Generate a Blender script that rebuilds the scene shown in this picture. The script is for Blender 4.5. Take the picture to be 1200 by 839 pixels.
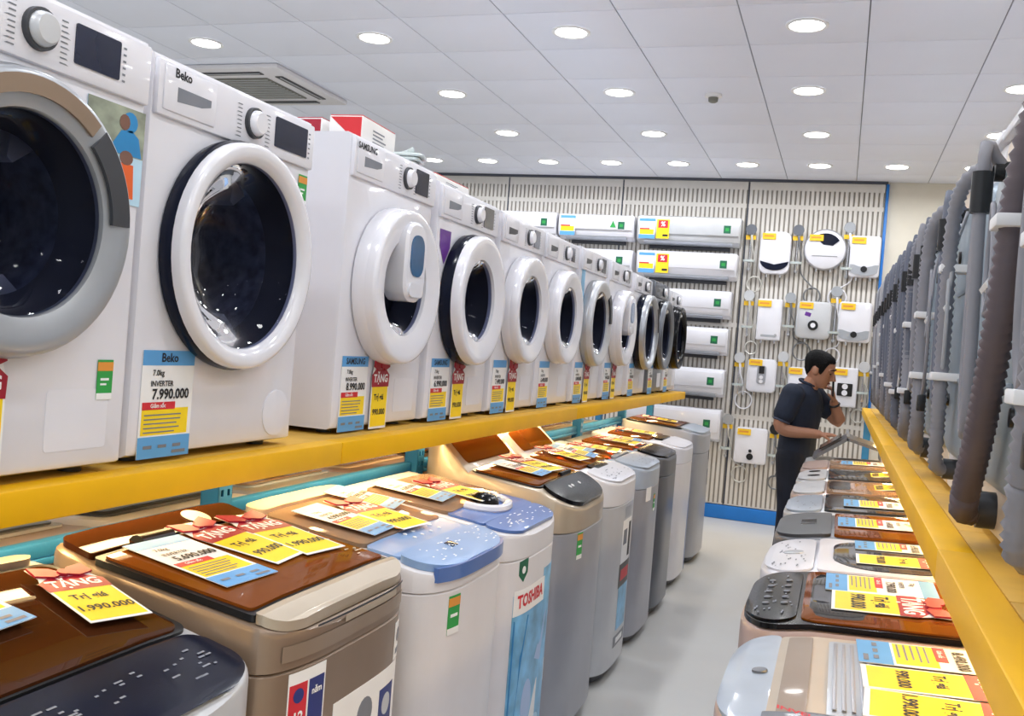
import bpy, bmesh, math, random
from mathutils import Vector, Matrix, Euler
random.seed(7)
PI = math.pi
scene = bpy.context.scene
for o in list(bpy.data.objects): bpy.data.objects.remove(o)
COL = scene.collection

# ------------------------------------------------------------------ camera
F_PX, CX, CY, VPX, VPY, ROLL, EYE = 1134.6, 600.0, 419.5, 986.3, 432.2, 0.07911, 1.491
dY = Vector((VPX-CX, VPY-CY, F_PX)).normalized()
hz = Vector((math.cos(ROLL), math.sin(ROLL), 0))
up = dY.cross(hz).normalized()
if up.y > 0: up = -up
dX = dY.cross(up)
if dX.x < 0: dX = -dX
# rows: world axes in image coords (x right, y down, z forward); blender cam: x right, y up, -z forward
rot = Matrix(((dX.x, -dX.y, -dX.z), (dY.x, -dY.y, -dY.z), (up.x, -up.y, -up.z)))
cam_d = bpy.data.cameras.new('camera'); cam = bpy.data.objects.new('camera', cam_d); COL.objects.link(cam)
cam.matrix_world = Matrix.Translation((0, 0, EYE)) @ rot.to_4x4()
cam_d.sensor_fit = 'HORIZONTAL'; cam_d.sensor_width = 36.0; cam_d.lens = 36.0*F_PX/1200.0
cam_d.clip_start = 0.02; cam_d.clip_end = 100
scene.camera = cam

# ------------------------------------------------------------------ world, light level, exposure
world = bpy.data.worlds.new('shop_ambient'); scene.world = world; world.use_nodes = True
bg = world.node_tree.nodes['Background']
bg.inputs[0].default_value = (0.84, 0.92, 1.0, 1); bg.inputs[1].default_value = 0.80
DOWNLIGHT_W = 4.3      # power of one ceiling downlight
STRIP_W = 3.6          # power of one metre of warm strip light under the shelves
vs = scene.view_settings
vs.view_transform = 'Standard'; vs.look = 'None'; vs.gamma = 1.0; vs.exposure = 0.21; vs.use_curve_mapping = False

# ------------------------------------------------------------------ materials
def lin(c):
    r = []
    for v in c:
        v = v/255.0
        r.append(v/12.92 if v <= .04045 else ((v+.055)/1.055)**2.4)
    return r
MATS = {}
def pm(name, col, rough=.45, metal=0., coat=0., var=.06, scale=9., bump=0., bscale=60., emit=None, estr=0., spec=.5):
    m = bpy.data.materials.new(name); m.use_nodes = True
    nt = m.node_tree; b = nt.nodes['Principled BSDF']; L = nt.links
    tc = nt.nodes.new('ShaderNodeTexCoord'); nz = nt.nodes.new('ShaderNodeTexNoise')
    nz.inputs['Scale'].default_value = scale; nz.inputs['Detail'].default_value = 3
    L.new(tc.outputs['Object'], nz.inputs['Vector'])
    cr = nt.nodes.new('ShaderNodeValToRGB'); L.new(nz.outputs['Fac'], cr.inputs['Fac'])
    c = lin(col)
    cr.color_ramp.elements[0].position = .3; cr.color_ramp.elements[1].position = .7
    cr.color_ramp.elements[0].color = (*[x*(1-var) for x in c], 1)
    cr.color_ramp.elements[1].color = (*[min(1, x*(1+var)) for x in c], 1)
    L.new(cr.outputs['Color'], b.inputs['Base Color'])
    b.inputs['Roughness'].default_value = rough; b.inputs['Metallic'].default_value = metal
    b.inputs['Coat Weight'].default_value = coat; b.inputs['Coat Roughness'].default_value = .06
    b.inputs['Specular IOR Level'].default_value = spec
    if bump:
        n2 = nt.nodes.new('ShaderNodeTexNoise'); n2.inputs['Scale'].default_value = bscale; n2.inputs['Detail'].default_value = 4
        L.new(tc.outputs['Object'], n2.inputs['Vector'])
        bp = nt.nodes.new('ShaderNodeBump'); bp.inputs['Strength'].default_value = bump; bp.inputs['Distance'].default_value = .01
        L.new(n2.outputs['Fac'], bp.inputs['Height']); L.new(bp.outputs['Normal'], b.inputs['Normal'])
    if emit:
        b.inputs['Emission Color'].default_value = (*emit, 1); b.inputs['Emission Strength'].default_value = estr
    MATS[name] = m
    return m
def glass(name, tint, fac=.12, rough=.03, dark=0.0):
    """tinted pane: transparent tint + fresnel gloss (+ a share of dark diffuse)"""
    m = bpy.data.materials.new(name); m.use_nodes = True
    nt = m.node_tree; nt.nodes.clear(); L = nt.links
    out = nt.nodes.new('ShaderNodeOutputMaterial'); mx = nt.nodes.new('ShaderNodeMixShader')
    tr = nt.nodes.new('ShaderNodeBsdfTransparent'); gl = nt.nodes.new('ShaderNodeBsdfGlossy'); df = nt.nodes.new('ShaderNodeBsdfDiffuse')
    lw = nt.nodes.new('ShaderNodeLayerWeight'); lw.inputs['Blend'].default_value = fac
    tc = nt.nodes.new('ShaderNodeTexCoord'); nz = nt.nodes.new('ShaderNodeTexNoise'); nz.inputs['Scale'].default_value = 6
    L.new(tc.outputs['Object'], nz.inputs['Vector'])
    cr = nt.nodes.new('ShaderNodeValToRGB'); L.new(nz.outputs['Fac'], cr.inputs['Fac'])
    c = lin(tint)
    cr.color_ramp.elements[0].color = (*[x*.9 for x in c], 1); cr.color_ramp.elements[1].color = (*c, 1)
    L.new(cr.outputs['Color'], tr.inputs['Color']); L.new(cr.outputs['Color'], df.inputs['Color'])
    gl.inputs['Roughness'].default_value = rough; gl.inputs['Color'].default_value = (1, 1, 1, 1)
    m0 = nt.nodes.new('ShaderNodeMixShader'); m0.inputs[0].default_value = dark
    L.new(tr.outputs[0], m0.inputs[1]); L.new(df.outputs[0], m0.inputs[2])
    L.new(lw.outputs['Fresnel'], mx.inputs[0]); L.new(m0.outputs[0], mx.inputs[1]); L.new(gl.outputs[0], mx.inputs[2])
    L.new(mx.outputs[0], out.inputs['Surface'])
    MATS[name] = m
    return m
pm('white', (226,226,234), .28, coat=.35, var=.015)
pm('warm_white', (226,224,227), .35, coat=.2, var=.02)
pm('cream', (226,208,186), .4, coat=.2, var=.03)
pm('ring_white', (230,230,237), .2, coat=.6, var=.01)
pm('silver', (176,180,186), .3, metal=.55, coat=.2, var=.04)
pm('silver_light', (200,202,206), .35, metal=.25, coat=.2, var=.03)
pm('grey_body', (166,168,176), .38, metal=.3, coat=.15, var=.03)
pm('grey_dark_body', (112,116,124), .35, metal=.45, coat=.15, var=.04)
pm('gold_body', (146,126,108), .35, metal=.45, coat=.2, var=.03)
pm('gold_mid', (158,140,122), .35, metal=.4, coat=.2, var=.03)
pm('add_blue', (44,92,136), .12, coat=.4, var=.2)
pm('gold_light', (190,176,156), .32, metal=.35, coat=.25, var=.03)
pm('rose_body', (196,172,164), .33, metal=.3, coat=.25, var=.03)
pm('dark_grey', (58,60,66), .4, var=.08)
pm('black', (20,21,25), .35, var=.1)
pm('black_gloss', (12,13,18), .16, coat=.0, var=.1, spec=.22)
pm('navy_gloss', (15,21,40), .18, coat=.0, var=.1, spec=.22)
pm('display', (34,42,66), .12, coat=.6, var=.12)
pm('chrome', (215,216,220), .15, metal=.9, var=.02)
pm('drum', (138,142,156), .25, metal=.35, var=.4, scale=30.)
pm('gasket', (44,46,54), .6, var=.1)
pm('blue_panel', (140,172,216), .3, coat=.4, var=.04)
pm('blue_panel_deep', (84,118,184), .3, coat=.4, var=.05)
pm('blue_grey_panel', (168,180,196), .3, coat=.4, var=.05)
pm('beige_panel', (186,170,150), .4, var=.05)
pm('card_white', (240,240,240), .5, var=.02)
pm('card_blue', (92,162,220), .45, var=.04)
pm('card_blue_pale', (176,198,232), .45, var=.04)
pm('card_yellow', (248,214,24), .45, var=.04)
pm('card_red', (208,40,52), .45, var=.05)
pm('card_crimson', (160,14,44), .45, var=.06)
pm('ink', (26,26,34), .5, var=.1)
pm('ink_grey', (120,124,134), .5, var=.1)
pm('ink_white', (245,245,245), .5, var=.02)
pm('sticker_green', (44,158,72), .45, var=.06)
pm('sticker_green_dark', (24,100,70), .45, var=.06)
pm('sticker_orange', (226,150,60), .45, var=.06)
pm('sticker_purple', (98,44,140), .45, var=.08)
pm('sticker_navy', (40,52,120), .45, var=.08)
pm('sticker_red', (200,44,56), .45, var=.08)
pm('poster_photo', (150,158,140), .45, var=.45, scale=14.)
pm('poster_sky', (186,220,240), .45, var=.06)
pm('poster_blue', (34,134,196), .45, var=.10)
pm('poster_water', (120,182,220), .35, var=.35, scale=11.)
pm('poster_orange', (226,98,36), .45, var=.08)
pm('poster_skin', (120,84,70), .5, var=.08)
pm('rack_yellow', (238,180,2), .45, var=.05, scale=5., spec=.3)
pm('rack_blue', (44,128,190), .45, var=.08, bump=.1)
pm('rack_deck', (206,160,60), .6, var=.1)
pm('hose_grey', (134,134,142), .55, var=.08)
pm('hose_dark', (96,86,92), .6, var=.08)
pm('hose_slate', (100,105,120), .55, var=.08)
pm('hose_pale', (168,170,176), .5, var=.06)
pm('back_plate', (150,160,166), .4, metal=.3, var=.05)
pm('back_plate_blue', (142,156,168), .4, metal=.25, var=.05)
pm('clip', (226,226,228), .5, var=.03)
pm('wall_cream', (226,220,206), .8, var=.02, bump=.05)
pm('panel_face', (216,212,206), .55, var=.03)
pm('panel_gap', (160,154,146), .8, var=.06)
pm('trim_blue', (24,118,206), .4, var=.04)
pm('trim_dark', (70,74,86), .5, var=.06)
pm('ceiling_tile', (234,238,250), .7, var=.012, scale=2.)
pm('ceiling_grid', (170,172,180), .8, var=.03)
pm('grille', (120,120,112), .6, var=.1)
pm('lamp_ring', (240,240,240), .4, var=.02)
pm('lamp_lens', (255,255,255), .4, emit=(1., .98, .95), estr=14.)
pm('strip_lens', (255,230,190), .4, emit=(1., .74, .38), estr=6.)
pm('cardboard_red', (206,36,44), .45, var=.06)
pm('cardboard_white', (232,230,228), .5, var=.03)
pm('plastic_clear', (196,206,206), .15, var=.1)
pm('skin', (178,128,102), .55, var=.06)
pm('shirt', (26,36,56), .8, var=.12, bump=.2, bscale=90.)
pm('shirt_trim', (70,76,96), .8)
pm('trousers', (22,28,44), .85, var=.12, bump=.15)
pm('hair', (15,14,16), .75, var=.3, bump=.8, bscale=150., spec=.2)
pm('shoe', (24,22,24), .4)
pm('eye', (28,22,20), .3)
pm('lip', (122,72,64), .5)
pm('tab_yellow', (246,200,40), .45, var=.04)
pm('wire', (206,204,198), .35, metal=.4, var=.05)
pm('wire_dark', (118,120,124), .35, metal=.4, var=.05)
glass('door_glass', (168,173,194), .10)
glass('lid_brown', (172,94,30), .16, dark=.48)
glass('lid_brown_dark', (96,52,26), .16, dark=.45)
glass('lid_smoke', (120,122,128), .16, dark=.3)
glass('lid_pink', (226,190,160), .14, dark=.4)
# floor: pale vinyl with scuffs
mf = pm('floor_vinyl', (206,206,204), .32, coat=.15, var=.05, scale=1.3)
nt = mf.node_tree; b = nt.nodes['Principled BSDF']
n3 = nt.nodes.new('ShaderNodeTexNoise'); n3.inputs['Scale'].default_value = 3.2; n3.inputs['Detail'].default_value = 6
r3 = nt.nodes.new('ShaderNodeMapRange'); r3.inputs['To Min'].default_value = .22; r3.inputs['To Max'].default_value = .5
nt.links.new(n3.outputs['Fac'], r3.inputs['Value']); nt.links.new(r3.outputs['Result'], b.inputs['Roughness'])

# ------------------------------------------------------------------ mesh helpers
def mesh(name, v, f, mat, smooth=True, angle=38):
    me = bpy.data.meshes.new(name); me.from_pydata([tuple(p) for p in v], [], f)
    bm = bmesh.new(); bm.from_mesh(me); bmesh.ops.remove_doubles(bm, verts=bm.verts, dist=1e-6)
    bmesh.ops.recalc_face_normals(bm, faces=bm.faces)
    if smooth:
        for fa in bm.faces: fa.smooth = True
        a = math.radians(angle)
        for e in bm.edges:
            if len(e.link_faces) != 2 or e.calc_face_angle(0) > a: e.smooth = False
    bm.to_mesh(me); bm.free()
    me.materials.append(MATS[mat])
    return me
class MB:
    def __init__(s): s.v = []; s.f = []
    def add(s, v, f):
        o = len(s.v); s.v += [Vector(p) for p in v]; s.f += [tuple(i+o for i in q) for q in f]; return s
    def box(s, x0, x1, y0, y1, z0, z1):
        return s.add([(x0,y0,z0),(x1,y0,z0),(x1,y1,z0),(x0,y1,z0),(x0,y0,z1),(x1,y0,z1),(x1,y1,z1),(x0,y1,z1)],
                     [(0,3,2,1),(4,5,6,7),(0,1,5,4),(1,2,6,5),(2,3,7,6),(3,0,4,7)])
    def cbox(s, x0, x1, y0, y1, z0, z1, b=.004):
        """box with chamfered edges"""
        bm = bmesh.new(); q = MB().box(x0,x1,y0,y1,z0,z1)
        vs_ = [bm.verts.new(p) for p in q.v]
        for f in q.f: bm.faces.new([vs_[i] for i in f])
        bmesh.ops.bevel(bm, geom=list(bm.edges), offset=b, segments=2, affect='EDGES', profile=.5)
        bm.verts.index_update()
        s.add([v.co.copy() for v in bm.verts], [tuple(v.index for v in f.verts) for f in bm.faces]); bm.free(); return s
    def loft(s, loops, cap0=True, cap1=True, closed=True):
        n = len(loops[0]); v = [p for l in loops for p in l]; f = []
        for i in range(len(loops)-1):
            for j in range(n if closed else n-1):
                k = (j+1) % n; f.append((i*n+j, i*n+k, (i+1)*n+k, (i+1)*n+j))
        if cap0: f.append(tuple(range(n))[::-1])
        if cap1: f.append(tuple(range((len(loops)-1)*n, len(loops)*n)))
        return s.add(v, f)
    def lathe(s, prof, n=40, axis='x', c=(0,0,0), cap0=False, cap1=False, sx=1., sy=1.):
        """prof: (radius, height along axis)"""
        loops = []
        for r, h in prof:
            l = []
            for i in range(n):
                a = 2*PI*i/n; u, w = r*math.cos(a)*sx, r*math.sin(a)*sy
                p = (h, u, w) if axis == 'x' else ((u, h, w) if axis == 'y' else (u, w, h))
                l.append((p[0]+c[0], p[1]+c[1], p[2]+c[2]))
            loops.append(l)
        return s.loft(loops, cap0, cap1)
    def tube(s, pts, r, n=8, caps=True):
        pts = [Vector(p) for p in pts]; loops = []
        t0 = (pts[1]-pts[0]).normalized()
        ref = Vector((0,0,1)) if abs(t0.z) < .9 else Vector((1,0,0))
        u = t0.cross(ref).normalized()
        for i, p in enumerate(pts):
            a = pts[max(i-1,0)]; c = pts[min(i+1,len(pts)-1)]
            t = (c-a)
            if t.length < 1e-9: t = t0
            t = t.normalized(); u = (u - t*u.dot(t)).normalized(); w = t.cross(u)
            rr = r[i] if isinstance(r, (list, tuple)) else r
            loops.append([p + u*(rr*math.cos(2*PI*k/n)) + w*(rr*math.sin(2*PI*k/n)) for k in range(n)])
        return s.loft(loops, caps, caps)
    def prism(s, poly, z0, z1, axis='z'):
        g = {'z': lambda p, h: (p[0], p[1], h), 'x': lambda p, h: (h, p[0], p[1]), 'y': lambda p, h: (p[0], h, p[1])}[axis]
        return s.loft([[g(p, z0) for p in poly], [g(p, z1) for p in poly]])
    def quad(s, x0, x1, y0, y1, z): return s.add([(x0,y0,z),(x1,y0,z),(x1,y1,z),(x0,y1,z)], [(0,1,2,3)])
    def me(s, name, mat, **k): return mesh(name, s.v, s.f, mat, **k)
def spline(pts, step=.03):
    """Catmull-Rom through pts, resampled"""
    P = [Vector(p) for p in pts]; P = [P[0]*2-P[1]] + P + [P[-1]*2-P[-2]]; out = []
    for i in range(1, len(P)-2):
        n = max(2, int((P[i+1]-P[i]).length/step))
        for k in range(n):
            t = k/n; a, b_, c, d = P[i-1], P[i], P[i+1], P[i+2]
            out.append(.5*((2*b_) + (c-a)*t + (2*a-5*b_+4*c-d)*t*t + (3*b_-a-3*c+d)*t**3))
    out.append(P[-2]); return out
def rrect(x0, x1, y0, y1, r, n=5):
    p = []
    for cx, cy, a0 in ((x1-r,y1-r,0),(x0+r,y1-r,PI/2),(x0+r,y0+r,PI),(x1-r,y0+r,1.5*PI)):
        for k in range(n+1): a = a0+PI/2*k/n; p.append((cx+r*math.cos(a), cy+r*math.sin(a)))
    return p
def circ(cx, cy, r, n=20, ry=None): return [(cx+r*math.cos(2*PI*k/n), cy+(ry or r)*math.sin(2*PI*k/n)) for k in range(n)]

CACHE = {}
def cached(key, fn):
    if key not in CACHE: CACHE[key] = fn()
    return CACHE[key]
def ob(name, me, parent=None, loc=(0,0,0), rot=(0,0,0), scale=None):
    o = bpy.data.objects.new(name, me); COL.objects.link(o)
    o.parent = parent; o.location = loc; o.rotation_euler = rot
    if scale: o.scale = scale
    return o
def tag(o, label=None, cat=None, group=None, kind=None):
    if label: o['label'] = label
    if cat: o['category'] = cat
    if group: o['group'] = group
    if kind: o['kind'] = kind
    return o
def thing(name, label, cat, loc=(0,0,0), rz=0, group=None):
    o = bpy.data.objects.new(name, None); COL.objects.link(o); o.empty_display_size = .1
    o.location = loc; o.rotation_euler = (0,0,rz)
    return tag(o, label, cat, group)
def text_mesh(s, size, mat, bold=0.):
    def mk():
        cu = bpy.data.curves.new('lettering', 'FONT'); cu.body = s; cu.size = size
        cu.align_x = 'CENTER'; cu.align_y = 'CENTER'; cu.offset = bold*size; cu.resolution_u = 2
        o = bpy.data.objects.new('lettering_tmp', cu); COL.objects.link(o)
        dg = bpy.context.evaluated_depsgraph_get(); me = bpy.data.meshes.new_from_object(o.evaluated_get(dg))
        bpy.data.objects.remove(o); me.materials.clear(); me.materials.append(MATS[mat]); me.name = 'lettering'
        return me
    return cached(('t', s, size, mat, bold), mk)
FRONT = (PI/2, 0, PI/2)      # local x -> +y, local y -> +z, local z -> +x  (flat prints on a face looking along +x)

# ------------------------------------------------------------------ setting
WALL_Y, CEIL = 9.29, 3.189
XL, XR = -7.2, 2.4
o = ob('floor', MB().box(XL, XR, -2.5, WALL_Y, -.05, 0).me('floor', 'floor_vinyl')); tag(o, kind='structure')
ceil = ob('ceiling', MB().box(XL, XR, -2.5, WALL_Y, CEIL+.012, CEIL+.08).me('ceiling', 'ceiling_grid')); tag(ceil, kind='structure')
tile_me = MB().cbox(-.297, .297, -.297, .297, 0, .0118, .002).me('ceiling_tile', 'ceiling_tile')
half_me = MB().cbox(-.297, .297, -.177, .177, 0, .0118, .002).me('ceiling_tile', 'ceiling_tile')
for i in range(16):
    for k in range(15):
        ob('ceiling_tile', tile_me, ceil, (XL+.192+.3+.6*i-.2, 8.629-.6*k, CEIL))
for i in range(16): ob('ceiling_tile', half_me, ceil, (XL+.192+.3+.6*i-.2, 8.929+.179, CEIL))
wb = ob('wall_back', MB().box(XL, XR, WALL_Y, WALL_Y+.1, 0, CEIL+.08).me('wall_back', 'wall_cream')); tag(wb, kind='structure')
o = ob('wall_right', MB().box(XR, XR+.1, -2.5, WALL_Y+.1, 0, CEIL+.08).me('wall_right', 'wall_cream')); tag(o, kind='structure')
o = ob('wall_left', MB().box(XL-.1, XL, -2.5, WALL_Y+.1, 0, CEIL+.08).me('wall_left', 'wall_cream')); tag(o, kind='structure')
o = ob('baseboard_back', MB().cbox(-5.7, .262, WALL_Y-.05, WALL_Y-.001, .001, .128, .006).me('baseboard_back', 'trim_blue')); tag(o, kind='structure')
o = ob('trim_1', MB().cbox(.25, .275, WALL_Y-.045, WALL_Y-.001, .13, 3.165, .003).me('trim', 'trim_blue')); tag(o, kind='structure')
o = ob('trim_2', MB().box(-5.7, .262, WALL_Y-.05, WALL_Y-.001, 3.167, CEIL).me('trim', 'trim_dark')); tag(o, kind='structure')
# slotted display panels on the back wall, 1.2 m wide sheets
def panel_mesh():
    m = MB(); w = 1.185
    m.box(-w/2, w/2, .012, .03, .135, 3.165)
    return m.me('panel_sheet', 'panel_gap')
def slat_mesh():
    m = MB(); w = 1.185; n = 28; p = w/n
    for (z0, z1) in ((.145, .95), (.99, 1.80), (1.84, 2.55), (2.55, 2.92), (2.96, 3.09)):
        for i in range(n): m.box(-w/2+i*p+.006, -w/2+(i+1)*p-.010, 0, .0125, z0, z1)
    for z0, z1 in ((.135,.145),(.95,.99),(1.80,1.84),(2.92,2.96),(3.09,3.165)): m.box(-w/2, w/2, 0, .0125, z0, z1)
    return m.me('slats', 'panel_face', smooth=False)
pmesh, smesh = panel_mesh(), slat_mesh()
for i, xc in enumerate((-.352, -1.55, -2.73, -3.91, -5.1)):
    p = ob('panel', pmesh, wb, (xc, WALL_Y-.031, 0))
    s = ob('slats', smesh, p); s['kind'] = 'stuff'
    if i < 4: ob('panel_joint', cached('joint', lambda: MB().box(-.006,.006,-.004,.01,.14,3.16).me('panel_joint','trim_dark')), wb, (xc-.595, WALL_Y-.031, 0))

# ------------------------------------------------------------------ ceiling fixtures
ring_me = MB().lathe([(.105,-.0005),(.105,-.006),(.098,-.010),(.086,-.008),(.084,-.002)], 32, 'z').me('trim_ring', 'lamp_ring')
lens_me = MB().lathe([(.086,-.003),(.05,-.0055),(.0005,-.006)], 32, 'z', cap1=True).me('lens', 'lamp_lens')
ORD = ['first','second','third','fourth','fifth','sixth','seventh','eighth','ninth','tenth','eleventh','twelfth']
def downlight(x, y, label):
    t = thing('downlight', label, 'light', (x, y, CEIL), 0, 'recessed ceiling downlights')
    ob('trim_ring', ring_me, t); ob('lens', lens_me, t)
    ld = bpy.data.lights.new('downlight_lamp', 'AREA'); ld.shape = 'DISK'; ld.size = .16; ld.energy = DOWNLIGHT_W
    ld.color = (.94, .97, 1.); ld.spread = math.radians(165)
    l = bpy.data.objects.new('lamp', ld); COL.objects.link(l); l.parent = t; l.location = (0,0,-.012)
rows = [(8.56, [-3.87,-3.31,-2.71,-2.115,-1.507,-.91,-.31,.298,.898], 'row nearest the back wall'),
        (7.41, [-2.716,-1.515,-.31,.911], 'second row out from the back wall'),
        (6.23, [-2.712,-1.524,-.33,.858], 'third row out from the back wall'),
        (5.03, [-3.863,-2.704,-1.522,-.30], 'row nearest the camera')]
for y, xs, nm in rows:
    for i, x in enumerate(xs): downlight(x, y, 'round recessed white downlight, %s from left in the %s' % (ORD[i], nm))
for y in (3.83, 2.63, 1.43, .23, -1.0):
    for x in (-5.1, -3.87, -2.71, -1.515, -.31, .9, 2.05): downlight(x, y, 'round recessed white downlight above the near aisles, out of the picture')
for y in (5.03, 6.23, 7.41):
    downlight(-5.1, y, 'round recessed white downlight hidden behind the front loading washers')
# cassette air conditioner
t = thing('cassette_air_conditioner', 'square ceiling cassette air conditioner with grey grille above the white washers', 'air conditioner', (-4.1, 5.93, CEIL), 0)
m = MB(); m.cbox(-.475,.475,-.475,.475,-.035,-.001,.012); ob('panel', m.me('panel', 'warm_white'), t)
ob('intake_grille', MB().cbox(-.26,.26,-.26,.26,-.043,-.0352,.004).me('g','grille'), t)
lv = cached('lv', lambda: MB().cbox(-.29,.29,-.03,.03,-.041,-.0352,.003).me('louver','dark_grey'))
sl = cached('sl', lambda: MB().box(-.28,.28,-.004,.004,-.047,-.0432).me('slat','warm_white'))
for k in range(4):
    a = k*PI/2; l = ob('louver', lv, t, (.37*math.sin(a), -.37*math.cos(a), 0), (0,0,a))
    ob('vane', cached('vane', lambda: MB().cbox(-.28,.28,-.012,-.004,-.046,-.0412,.001).me('vane','silver_light')), l)
gs = cached('gs', lambda: MB().box(-.25,.25,-.003,.003,-.047,-.0432).me('grille_bar','silver_light'))
for k in range(12): ob('grille_bar', gs, t, (0, -.235+k*.0427, 0))
t = thing('smoke_detector', 'small round white smoke detector on the ceiling tile', 'smoke detector', (-.92, 6.31, CEIL))
ob('base', MB().lathe([(.055,-.0005),(.055,-.015),(.045,-.02),(.0005,-.021)],24,'z',cap1=True).me('base','lamp_ring'), t)
ob('sensor_cage', MB().lathe([(.032,-.0215),(.03,-.045),(.02,-.052),(.0005,-.053)],20,'z',cap1=True).me('cage','grille'), t)

# ------------------------------------------------------------------ printed cards
CW, CH = .165, .225
def price_card(parent, price='7.990.000', brand=None, w=CW, h=CH, detail=True, pale=False):
    """sheet in local xy, facing +z; parent may be None (loose card)"""
    k = (w, h)
    s = ob('price_card', cached(('pc',)+k, lambda: MB().box(-w/2,w/2,-h/2,h/2,0,.0012).me('price_card','card_white')), parent)
    def part(nm, x0, x1, y0, y1, mat, z=.0016):
        me = cached((nm,mat)+k+(x0,y0), lambda: MB().box(x0*w-w/2, x1*w-w/2, y0*h-h/2, y1*h-h/2, .0011, z).me(nm, mat))
        return ob(nm, me, s)
    part('header', .0, 1., .86, 1., 'card_blue'); part('footer', .0, 1., 0., .20, 'card_blue')
    part('offer_block', .04, .93, .215, .46, 'card_yellow'); part('discount_bar', .04, .66, .45, .52, 'card_red', .002)
    def txt(st, size, x, y, mat='ink', b=.02): ob('lettering', text_mesh(st, size, mat, b), s, (x*w-w/2, y*h-h/2, .0024))
    if detail:
        if brand: txt(brand, .026, .5, .93)
        txt('7.0kg', .017, .3, .79); txt('INVERTER', .016, .38, .69); txt(price, .030, .56, .59, b=.03)
        txt('Giảm sốc', .012, .33, .485, 'ink_white'); 
    def lines():
        m = MB(); r = random.Random(3)
        for j in range(5):
            m.quad(-w*.42, w*(.1+.3*r.random()), h*(.235+.04*j)-h/2, h*(.247+.04*j)-h/2, .0023)
        for j in range(3): m.quad(-w*.4+j*w*.28, -w*.24+j*w*.28, h*.09-h/2, h*.12-h/2, .0023)
        m.quad(w*.15, w*.42, h*.03-h/2, h*.06-h/2, .0023)
        return m.me('print_lines', 'ink_grey')
    if detail: ob('print_lines', cached(('pl',)+k, lines), s)
    return s
def gift_card(parent, price='990.000', w=.12, h=.25, mirror=False):
    """yellow gift tag with a crimson bow and banner; local xy, facing +z"""
    k = (w, h)
    out = [(-w*.5,-h*.5),(w*.5,-h*.5),(w*.5,h*.2),(w*.42,h*.32),(w*.45,h*.5),(w*.12,h*.42),(0,h*.37),(-w*.12,h*.42),(-w*.45,h*.5),(-w*.42,h*.32),(-w*.5,h*.2)]
    s = ob('gift_card', cached(('gc',)+k, lambda: MB().prism(out, 0, .0012).me('gift_card','card_white')), parent)
    ob('yellow_field', cached(('gy',)+k, lambda: MB().box(-w*.46,w*.46,-h*.47,h*.08,.0011,.0016).me('yellow_field','card_yellow')), s)
    ob('banner', cached(('gb',)+k, lambda: MB().prism([(-w*.5,h*.06),(w*.5,h*.06),(w*.52,h*.22),(w*.3,h*.30),(-w*.3,h*.30),(-w*.52,h*.22)],.0011,.002).me('banner','card_crimson')), s)
    def bow():
        m = MB()
        for sg in (-1,1): m.prism([(0,h*.33),(sg*w*.2,h*.28),(sg*w*.46,h*.33),(sg*w*.44,h*.49),(sg*w*.14,h*.44)],.0021,.006)
        m.prism(circ(0,h*.35,w*.09,12),.0021,.008)
        return m.me('bow','card_crimson')
    ob('bow', cached(('bow',)+k, bow), s)
    ob('lettering', text_mesh('TẶNG', w*.30, 'ink_white', .03), s, (0, h*.17, .0025))
    ob('lettering', text_mesh('Trị giá', w*.22, 'ink', .03), s, (-w*.05, -h*.08, .0022))
    ob('lettering', text_mesh(price, w*.23, 'ink', .03), s, (0, -h*.28, .0022))
    return s
def energy_label(parent, loc, rot=FRONT, w=.04, h=.075):
    s = ob('energy_label', cached(('en',w,h), lambda: MB().box(-w/2,w/2,-h/2,h/2,0,.0008).me('energy_label','sticker_green')), parent, loc, rot)
    ob('label_band', cached(('en2',w,h), lambda: MB().box(-w/2,w/2,h*.22,h*.44,.0007,.0012).me('band','sticker_orange')), s)
    ob('label_foot', cached(('en3',w,h), lambda: MB().box(-w/2,w/2,-h*.5,-h*.34,.0007,.0012).me('foot','card_white')), s)
    ob('print_lines', cached(('en4',w,h), lambda: MB().quad(-w*.3,w*.25,-h*.02,h*.04,.0014).quad(-w*.3,w*.1,-h*.14,-h*.09,.0014).me('lines','ink_white')), s)
    return s

# ------------------------------------------------------------------ front loading washers (front at local x=0 looking along +x, width along y)
def rect_hit(a, y0, y1, z0, z1, cz):
    c, s = math.cos(a), math.sin(a); t = 1e9
    if abs(c) > 1e-9: t = min(t, (y1 if c > 0 else y0)/c)
    if abs(s) > 1e-9: t = min(t, ((z1 if s > 0 else z0)-cz)/s)
    return t*c, cz+t*s
def washer_shell(W, H, D, cz, hr, mat):
    y0, y1, z0, z1 = -W/2, W/2, .015, H
    A = sorted(set([2*PI*k/64 for k in range(64)] + [math.atan2(z-cz, y) % (2*PI) for y in (y0,y1) for z in (z0,z1)]))
    def loop(x, ins): return [(x,)+rect_hit(a, y0+ins, y1-ins, z0+ins, z1-ins, cz) for a in A]
    hole = lambda x, r: [(x, r*math.cos(a), cz+r*math.sin(a)) for a in A]
    m = MB().loft([loop(-D, .006), loop(-D+.006, 0), loop(-.014, 0), loop(-.004, .004), loop(0, .014), hole(0, hr), hole(-.03, hr)], True, False)
    return m.me('body', mat, angle=30)
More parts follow.
